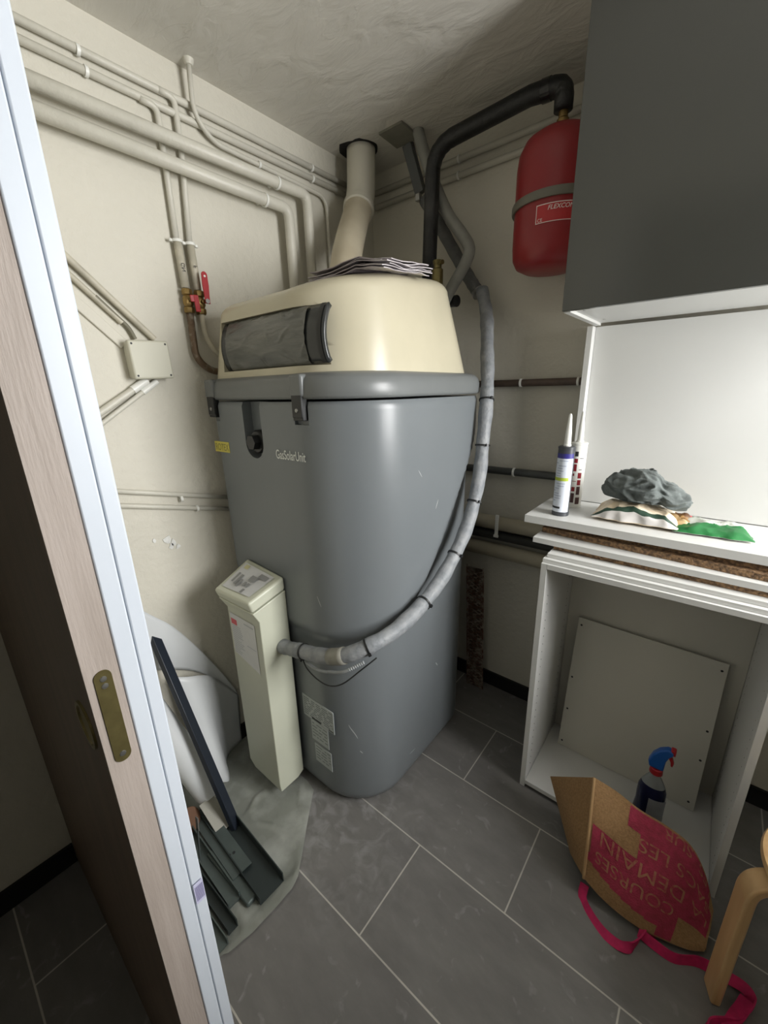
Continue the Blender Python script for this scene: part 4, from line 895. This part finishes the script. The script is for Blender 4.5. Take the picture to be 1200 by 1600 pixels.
# gusset: folded base on the left
GT, GB, KT, KB = front(0, 1), front(0, 0), Vector((-0.262, 1.215, 0.165)), Vector((-0.150, 1.115, 0.006))
def gus(u, v):
    a = GT.lerp(KT, u); b_ = GB.lerp(KB, u); p = b_.lerp(a, v)
    f0 = front(0, v); k0 = KB.lerp(KT, v)
    p = f0.lerp(k0, u)
    return p+Vector((-0.5, -0.7, 0.2))*(0.020*math.sin(math.pi*u)*math.sin(math.pi*v))
bm = newbm(); quad_patch(bm, gus, 14, 20); link('base_panel', bm, jute, bag, smooth='all')
# top gusset and back sheet
KR = Vector((0.215, 1.240, 0.030)); 
def backtop(u, v):
    a = front(u, 1); b_ = Vector((-0.262, 1.215, 0.165)).lerp(Vector((0.214, 1.215, 0.012)), u)+Vector((0, 0.020*math.sin(math.pi*u), -0.02*math.sin(math.pi*u)))
    return a.lerp(b_, v)+Vector((0, -0.0, -0.030*math.sin(math.pi*v)*math.sin(math.pi*u)))
bm = newbm(); quad_patch(bm, backtop, 30, 8); link('side_panel', bm, jute, bag, smooth='all')
def backsheet(u, v):
    b_ = KB.lerp(Vector((0.21, 1.09, 0.008)), u); a = backtop(u, 1); return b_.lerp(a, v)
bm = newbm(); quad_patch(bm, backsheet, 20, 8); link('back_sheet', bm, jute, bag, smooth='all')
# piped seam between base and front
bm = newbm(); tube(bm, [front(0, k/20, 0.002)+Vector((-0.001, 0, 0)) for k in range(21)], 0.0045, 8); link('seam', bm, mat('jute_seam', (176, 142, 100), 0.9), bag, smooth='all')
# pink printed field with letters left bare
bm = newbm()
blocks = ((0.020, 0.98, 0.20, 0.60), (0.36, 0.96, 0.58, 0.80), (0.26, 0.62, 0.78, 0.985), (0.60, 0.93, 0.78, 0.97), (0.62, 0.72, 0.02, 0.22), (0.45, 0.80, 0.10, 0.21))
gridn = 90
def pink(u, v):
    if v < 0.12: return 0.58 < u < 0.70 and v > 0.02
    if v < 0.30: return u < 0.70 and v > 0.12+0.10*(1-min(1, u/0.5)) 
    if v < 0.58: return 0.02 < u < 0.98
    if v < 0.80: return 0.36 < u < 0.97
    return 0.27 < u < 0.93 and v < 0.985
nu, nv = 80, 60
VV = {}
for j in range(nv):
    for i in range(nu):
        u, v = (i+.5)/nu, (j+.5)/nv
        if pink(u, v):
            q = []
            for (a, b2) in ((i, j), (i+1, j), (i+1, j+1), (i, j+1)):
                if (a, b2) not in VV: VV[(a, b2)] = bm.verts.new(front(a/nu, b2/nv, 0.0012))
                q.append(VV[(a, b2)])
            bm.faces.new(q)
link('printed_field', bm, jute_red, bag, smooth='all')['label'] = 'pink printed field with bare letters'
lt_m = mat('bare_letters', (166, 116, 88), 0.9, col2=(160, 60, 70), vscale=90, thr=(0.45, 0.7))
def upside(u0, v0, s): return lambda x, y: front(min(0.999, max(0.001, u0-x*s)), min(0.995, max(0.01, v0-y*s*1.15)), 0.0030)
for (txt, u0, v0, s) in (('LES  SUR', 0.92, 0.985, 1.0), ('SACS LES', 0.93, 0.775, 1.25), ('LA DEMAIN', 0.95, 0.575, 1.45), ('COURSES', 0.66, 0.375, 1.2)):
    o = fast_copy_text(txt, 0.115, upside(u0, v0, s), lt_m, 'bag_lettering', bag, font_x=1.0, bold=0.0, fine=3)
# pink straps on the floor
bm = newbm(); P = spline([(-0.088, 1.035, 0.030), (-0.086, 1.012, 0.006), (-0.062, 0.985, 0.004), (-0.022, 0.962, 0.004), (0.02, 0.955, 0.006), (0.046, 0.966, 0.010), (0.062, 0.995, 0.012), (0.075, 1.03, 0.014), (0.10, 1.045, 0.012)], 6)
ribbon(bm, P, lambda t: Vector((0.5+0.3*math.sin(t*7), 0.5, 0.55+0.35*math.sin(t*9))), 0.024, 0.004); link('strap', bm, strap_m, bag, smooth=True)
bm = newbm(); P = spline([(0.06, 1.02, 0.012), (0.10, 1.012, 0.014), (0.145, 1.015, 0.012), (0.195, 1.046, 0.012), (0.245, 1.052, 0.014), (0.283, 1.055, 0.016), (0.300, 1.045, 0.012), (0.296, 1.010, 0.008), (0.276, 0.975, 0.006), (0.250, 0.955, 0.006), (0.222, 0.930, 0.005), (0.205, 0.895, 0.005)], 6)
ribbon(bm, P, lambda t: Vector((0.3, 0.5, 0.6+0.4*math.sin(t*11))), 0.026, 0.004); link('strap', bm, strap_m, bag, smooth=True)
bm = newbm(); P = spline([(0.292, 1.030, 0.020), (0.280, 1.000, 0.016), (0.268, 0.975, 0.010), (0.258, 0.945, 0.010), (0.262, 0.915, 0.006), (0.262, 0.87, 0.005)], 6)
ribbon(bm, P, lambda t: Vector((0.9, 0.3, 0.3)), 0.028, 0.004); link('strap', bm, strap_m, bag, smooth=True)

# ------------------------------------------------------------------ bentwood stool at the right edge
st = empty('bentwood_stool', 'birch bentwood stool with rounded legs at the right edge', 'stool', (0.37, 1.08, 0))
SC = Vector((0.405, 1.065, 0))
def leg(ang, l0=0.19, parent=None):
    d = Vector((math.cos(ang), math.sin(ang), 0)); s = Vector((-d.y, d.x, 0))
    foot = SC+d*l0; P = fillet([foot, foot+Vector((0, 0, 0.432)), SC+d*0.02+Vector((0, 0, 0.432))], 0.060, 10)
    bm = newbm(); ribbon(bm, P, s, 0.052, 0.022); link('leg', bm, birch, st, bev=0.006, seg=3)
for k in range(3): leg(R(199+120*k))
bm = newbm(); lathe(bm, [(0, 0), (0.170, 0), (0.176, 0.004), (0.177, 0.010), (0.174, 0.018), (0, 0.018)], SC.x+0.01, SC.y, 0.4435, 64); link('seat', bm, birch, st, smooth=True)

# ------------------------------------------------------------------ left corner: plastic sheet, profiles, vinyl roll
B = [(-1.440, 0.735), (-1.30, 0.742), (-1.20, 0.742), (-1.05, 0.745), (-1.00, 0.735), (-0.965, 0.690), (-0.90, 0.610), (-0.845, 0.545), (-0.812, 0.505), (-0.800, 0.470), (-0.800, 0.40), (-0.805, 0.33), (-0.818, 0.262), (-0.86, 0.215), (-1.0, 0.18), (-1.3, 0.17), (-1.437, 0.17), (-1.437, 0.45)]
bp = []
for k in range(len(B)):
    a, b_ = Vector(B[k]), Vector(B[(k+1) % len(B)])
    for j in range(6): bp.append(a.lerp(b_, j/6))
c = Vector((-1.1, 0.45)); bm = newbm(); rings = []
for m_ in range(1, 31):
    t = m_/30; ring = []
    for i, p in enumerate(bp):
        q = c.lerp(p, t); fold = abs(noise.noise(Vector((q.x*7, q.y*9, 0))))
        z = 0.0015+0.0065*max(0, 1-fold*7)*(1 if t < 0.97 else 0.4)+0.0015*noise.noise(Vector((q.x*20, q.y*20, 1)))**2
        if q.x > -0.84 and q.y > 0.25: z += 0.010*smooth01((q.x+0.86)/0.05)*(0.5+0.5*noise.noise(Vector((q.y*14, 0, 0))))
        ring.append(Vector((q.x, q.y, z)))
    rings.append(ring)
loft(bm, rings, True, False); ps = tag(link('plastic_sheet', bm, sheet_m, smooth='all'), 'dusty translucent plastic dust sheet spread on the tiles by the doorway', 'dust sheet')

def channel(lbl, x0, x1, y, w, h, m, t=0.003, rot=0, z=0.008, lip=True):
    Mx = Matrix.Translation((x1, y, z)) @ Matrix.Rotation(R(rot), 4, 'Z'); L_ = x0-x1
    bm = newbm(); s = [(-w/2, 0), (w/2, 0), (w/2, h), (w/2-t, h), (w/2-t, t), (-w/2+t, t), (-w/2+t, h*0.8), (-w/2, h*0.8)]
    loft(bm, [[Mx @ Vector((0, a, b_)) for a, b_ in s], [Mx @ Vector((L_, a, b_)) for a, b_ in s]])
    return tag(link('metal_profile', bm, m), lbl, 'metal profile', 'metal profiles lying on the dust sheet')
channel('widest dark green channel, nearest the boiler, with a tall rear flange', -1.27, -0.838, 0.425, 0.085, 0.038, alu_dark, rot=-2)
channel('green channel in the middle of the profiles on the dust sheet', -1.33, -0.905, 0.336, 0.040, 0.030, alu_green, rot=-1, t=0.004)
channel('dark slim channel second from the doorway among the profiles', -1.35, -0.850, 0.298, 0.030, 0.030, alu_dark, rot=1)
channel('dark slim channel nearest the doorway among the profiles', -1.35, -0.835, 0.258, 0.032, 0.024, alu_green, rot=1)
bm = newbm(); Mx = Matrix.Translation((-0.955, 0.395, 0.022)) @ Matrix.Rotation(R(-2), 4, 'Z'); box(bm, -0.30, 0, -0.033, 0.033, 0, 0.003, 0, Mx)
for (x, y) in ((-0.075, -0.004), (-0.072, 0.010)): lathe(bm, [(0, 0.003), (0.005, 0.003), (0.005, 0.0036), (0, 0.0036)], x, y, 0, 12, Mx, 1)
tag(link('flat_plate', bm, [alu_green, darkink]), 'flat green metal plate with two holes lying in the widest channel', 'plate')
bm = newbm(); Mx = Matrix.Translation((-0.858, 0.402, 0.0115)) @ Matrix.Rotation(R(-2), 4, 'Z')
pr = [(-0.024, 0), (0.024, 0), (0.024, 0.008), (0.014, 0.018), (-0.014, 0.018), (-0.024, 0.008)]
loft(bm, [[Mx @ Vector((0, a, b_)) for a, b_ in pr], [Mx @ Vector((-0.26, a, b_)) for a, b_ in pr]]); 
bm.free()
bm = newbm(); bar(bm, (-1.10, 0.365, 0.012), (-0.865, 0.372, 0.012), 0.036, 0.018); tag(link('metal_profile', bm, alu_green, bev=0.006, seg=3), 'rounded green bar beside the widest channel, its end near the sheet edge', 'metal profile', 'metal profiles lying on the dust sheet')
rod = empty('hanger_bracket', 'thin upright hanger bracket with a perforated head among the metal profiles', 'bracket', (-1.08, 0.33, 0.01))
bm = newbm(); bar(bm, (-1.085, 0.320, 0.012), (-1.135, 0.350, 0.105), 0.008, 0.004, (0, 1, 0)); link('rod', bm, alu_dark, rod)
bm = newbm(); bar(bm, (-1.133, 0.349, 0.100), (-1.148, 0.358, 0.135), 0.020, 0.003, (0, 1, 0)); link('perforated_head', bm, steel, rod)

# black profile leaning on the left wall
bm = newbm(); bar(bm, (-1.108, 0.462, 0.010), (-1.425, 0.428, 0.71), 0.034, 0.020, (1, 0.6, 0.45)); tag(link('black_batten', bm, blackbar_m, bev=0.002), 'long blue black batten leaning against the left wall', 'batten')
# clear plastic offcut under it
bm = newbm(); bar(bm, (-1.125, 0.432, 0.016), (-1.225, 0.425, 0.085), 0.055, 0.002, (1, 0, 1)); tag(link('plastic_offcut', bm, mat('clear_offcut', (168, 166, 156), 0.3, alpha=0.85), bev=0), 'dirty clear plastic offcut beside the foot of the black batten', 'offcut')
# white vinyl sheet: tight roll on the near side that opens into a flap against the wall
roll = empty('vinyl_roll', 'loosely rolled white vinyl sheet leaning in the left corner behind the black batten', 'roll', (-1.32, 0.5, 0))
ax = Vector((-0.30, -0.24, 0.90)).normalized()
e1 = Vector((0, 1, 0)); e1 = (e1-ax*e1.dot(ax)).normalized(); e2 = ax.cross(e1)
base = Vector((-1.262, 0.455, 0.075))
bm = newbm()
rng = []
for k, s in enumerate((0, 0.05, 0.2, 0.45, 0.50)):
    pass
tube(bm, [base+ax*s for s in (0, 0.1, 0.25, 0.45)], 0.052, 32); link('rolled_core', bm, vinyl, roll, smooth=True)
# flap: curve on the floor from the core round to the wall, rising as a cone
FB = spline([(-1.262, 0.508, 0.060), (-1.285, 0.540, 0.020), (-1.33, 0.565, 0.007), (-1.385, 0.585, 0.007), (-1.420, 0.625, 0.007), (-1.435, 0.69, 0.007)], 6)
FT = spline([(-1.385, 0.455, 0.52), (-1.375, 0.495, 0.50), (-1.380, 0.540, 0.475), (-1.400, 0.59, 0.43), (-1.425, 0.645, 0.345), (-1.437, 0.705, 0.245)], 6)
bm = newbm()
def flap(u, v):
    i = u*(len(FB)-1); k = min(int(i), len(FB)-2); t = i-k
    a = FB[k].lerp(FB[k+1], t); b_ = FT[k].lerp(FT[k+1], t)
    p = a.lerp(b_, v); return p+Vector((0.020, -0.01, 0))*math.sin(math.pi*v)*u*(1-u)*3
quad_patch(bm, flap, 40, 20); o = link('flap', bm, vinyl, roll, smooth='all'); md = o.modifiers.new('s', 'SOLIDIFY'); md.thickness = 0.0018
# second layer folding over in front of the flap
F2B = spline([(-1.437, 0.330, 0.60), (-1.437, 0.45, 0.53), (-1.438, 0.55, 0.46), (-1.440, 0.64, 0.35), (-1.441, 0.712, 0.22)], 6)
F2T = spline([(-1.385, 0.335, 0.905), (-1.400, 0.426, 0.785), (-1.412, 0.487, 0.708), (-1.422, 0.555, 0.590), (-1.432, 0.635, 0.425), (-1.440, 0.700, 0.27)], 6)
bm = newbm()
def collar(u, v):
    i = u*(len(F2B)-1); k = min(int(i), len(F2B)-2); a = F2B[k].lerp(F2B[k+1], i-k)
    i = u*(len(F2T)-1); k = min(int(i), len(F2T)-2); b_ = F2T[k].lerp(F2T[k+1], i-k)
    return a.lerp(b_, v)+Vector((0.010, 0, 0))*math.sin(math.pi*v)*(1-u)
quad_patch(bm, collar, 36, 12); o = link('turned_back_edge', bm, vinyl, roll, smooth='all'); md = o.modifiers.new('s', 'SOLIDIFY'); md.thickness = 0.0018
# paper wood offcut behind the jamb
bm = newbm(); Mw = Matrix.Translation((-1.265, 0.345, 0.03)) @ Matrix.Rotation(R(20), 4, 'Z') @ Matrix.Rotation(R(60), 4, 'Y')
lathe(bm, [(0, 0), (0.040, 0), (0.040, 0.05), (0, 0.05)], 0, 0, 0, 24, Mw); tag(link('wooden_disc', bm, mat('brown_wood', (104, 72, 50), 0.6), smooth=True), 'round brown wooden disc half hidden behind the white jamb', 'disc')
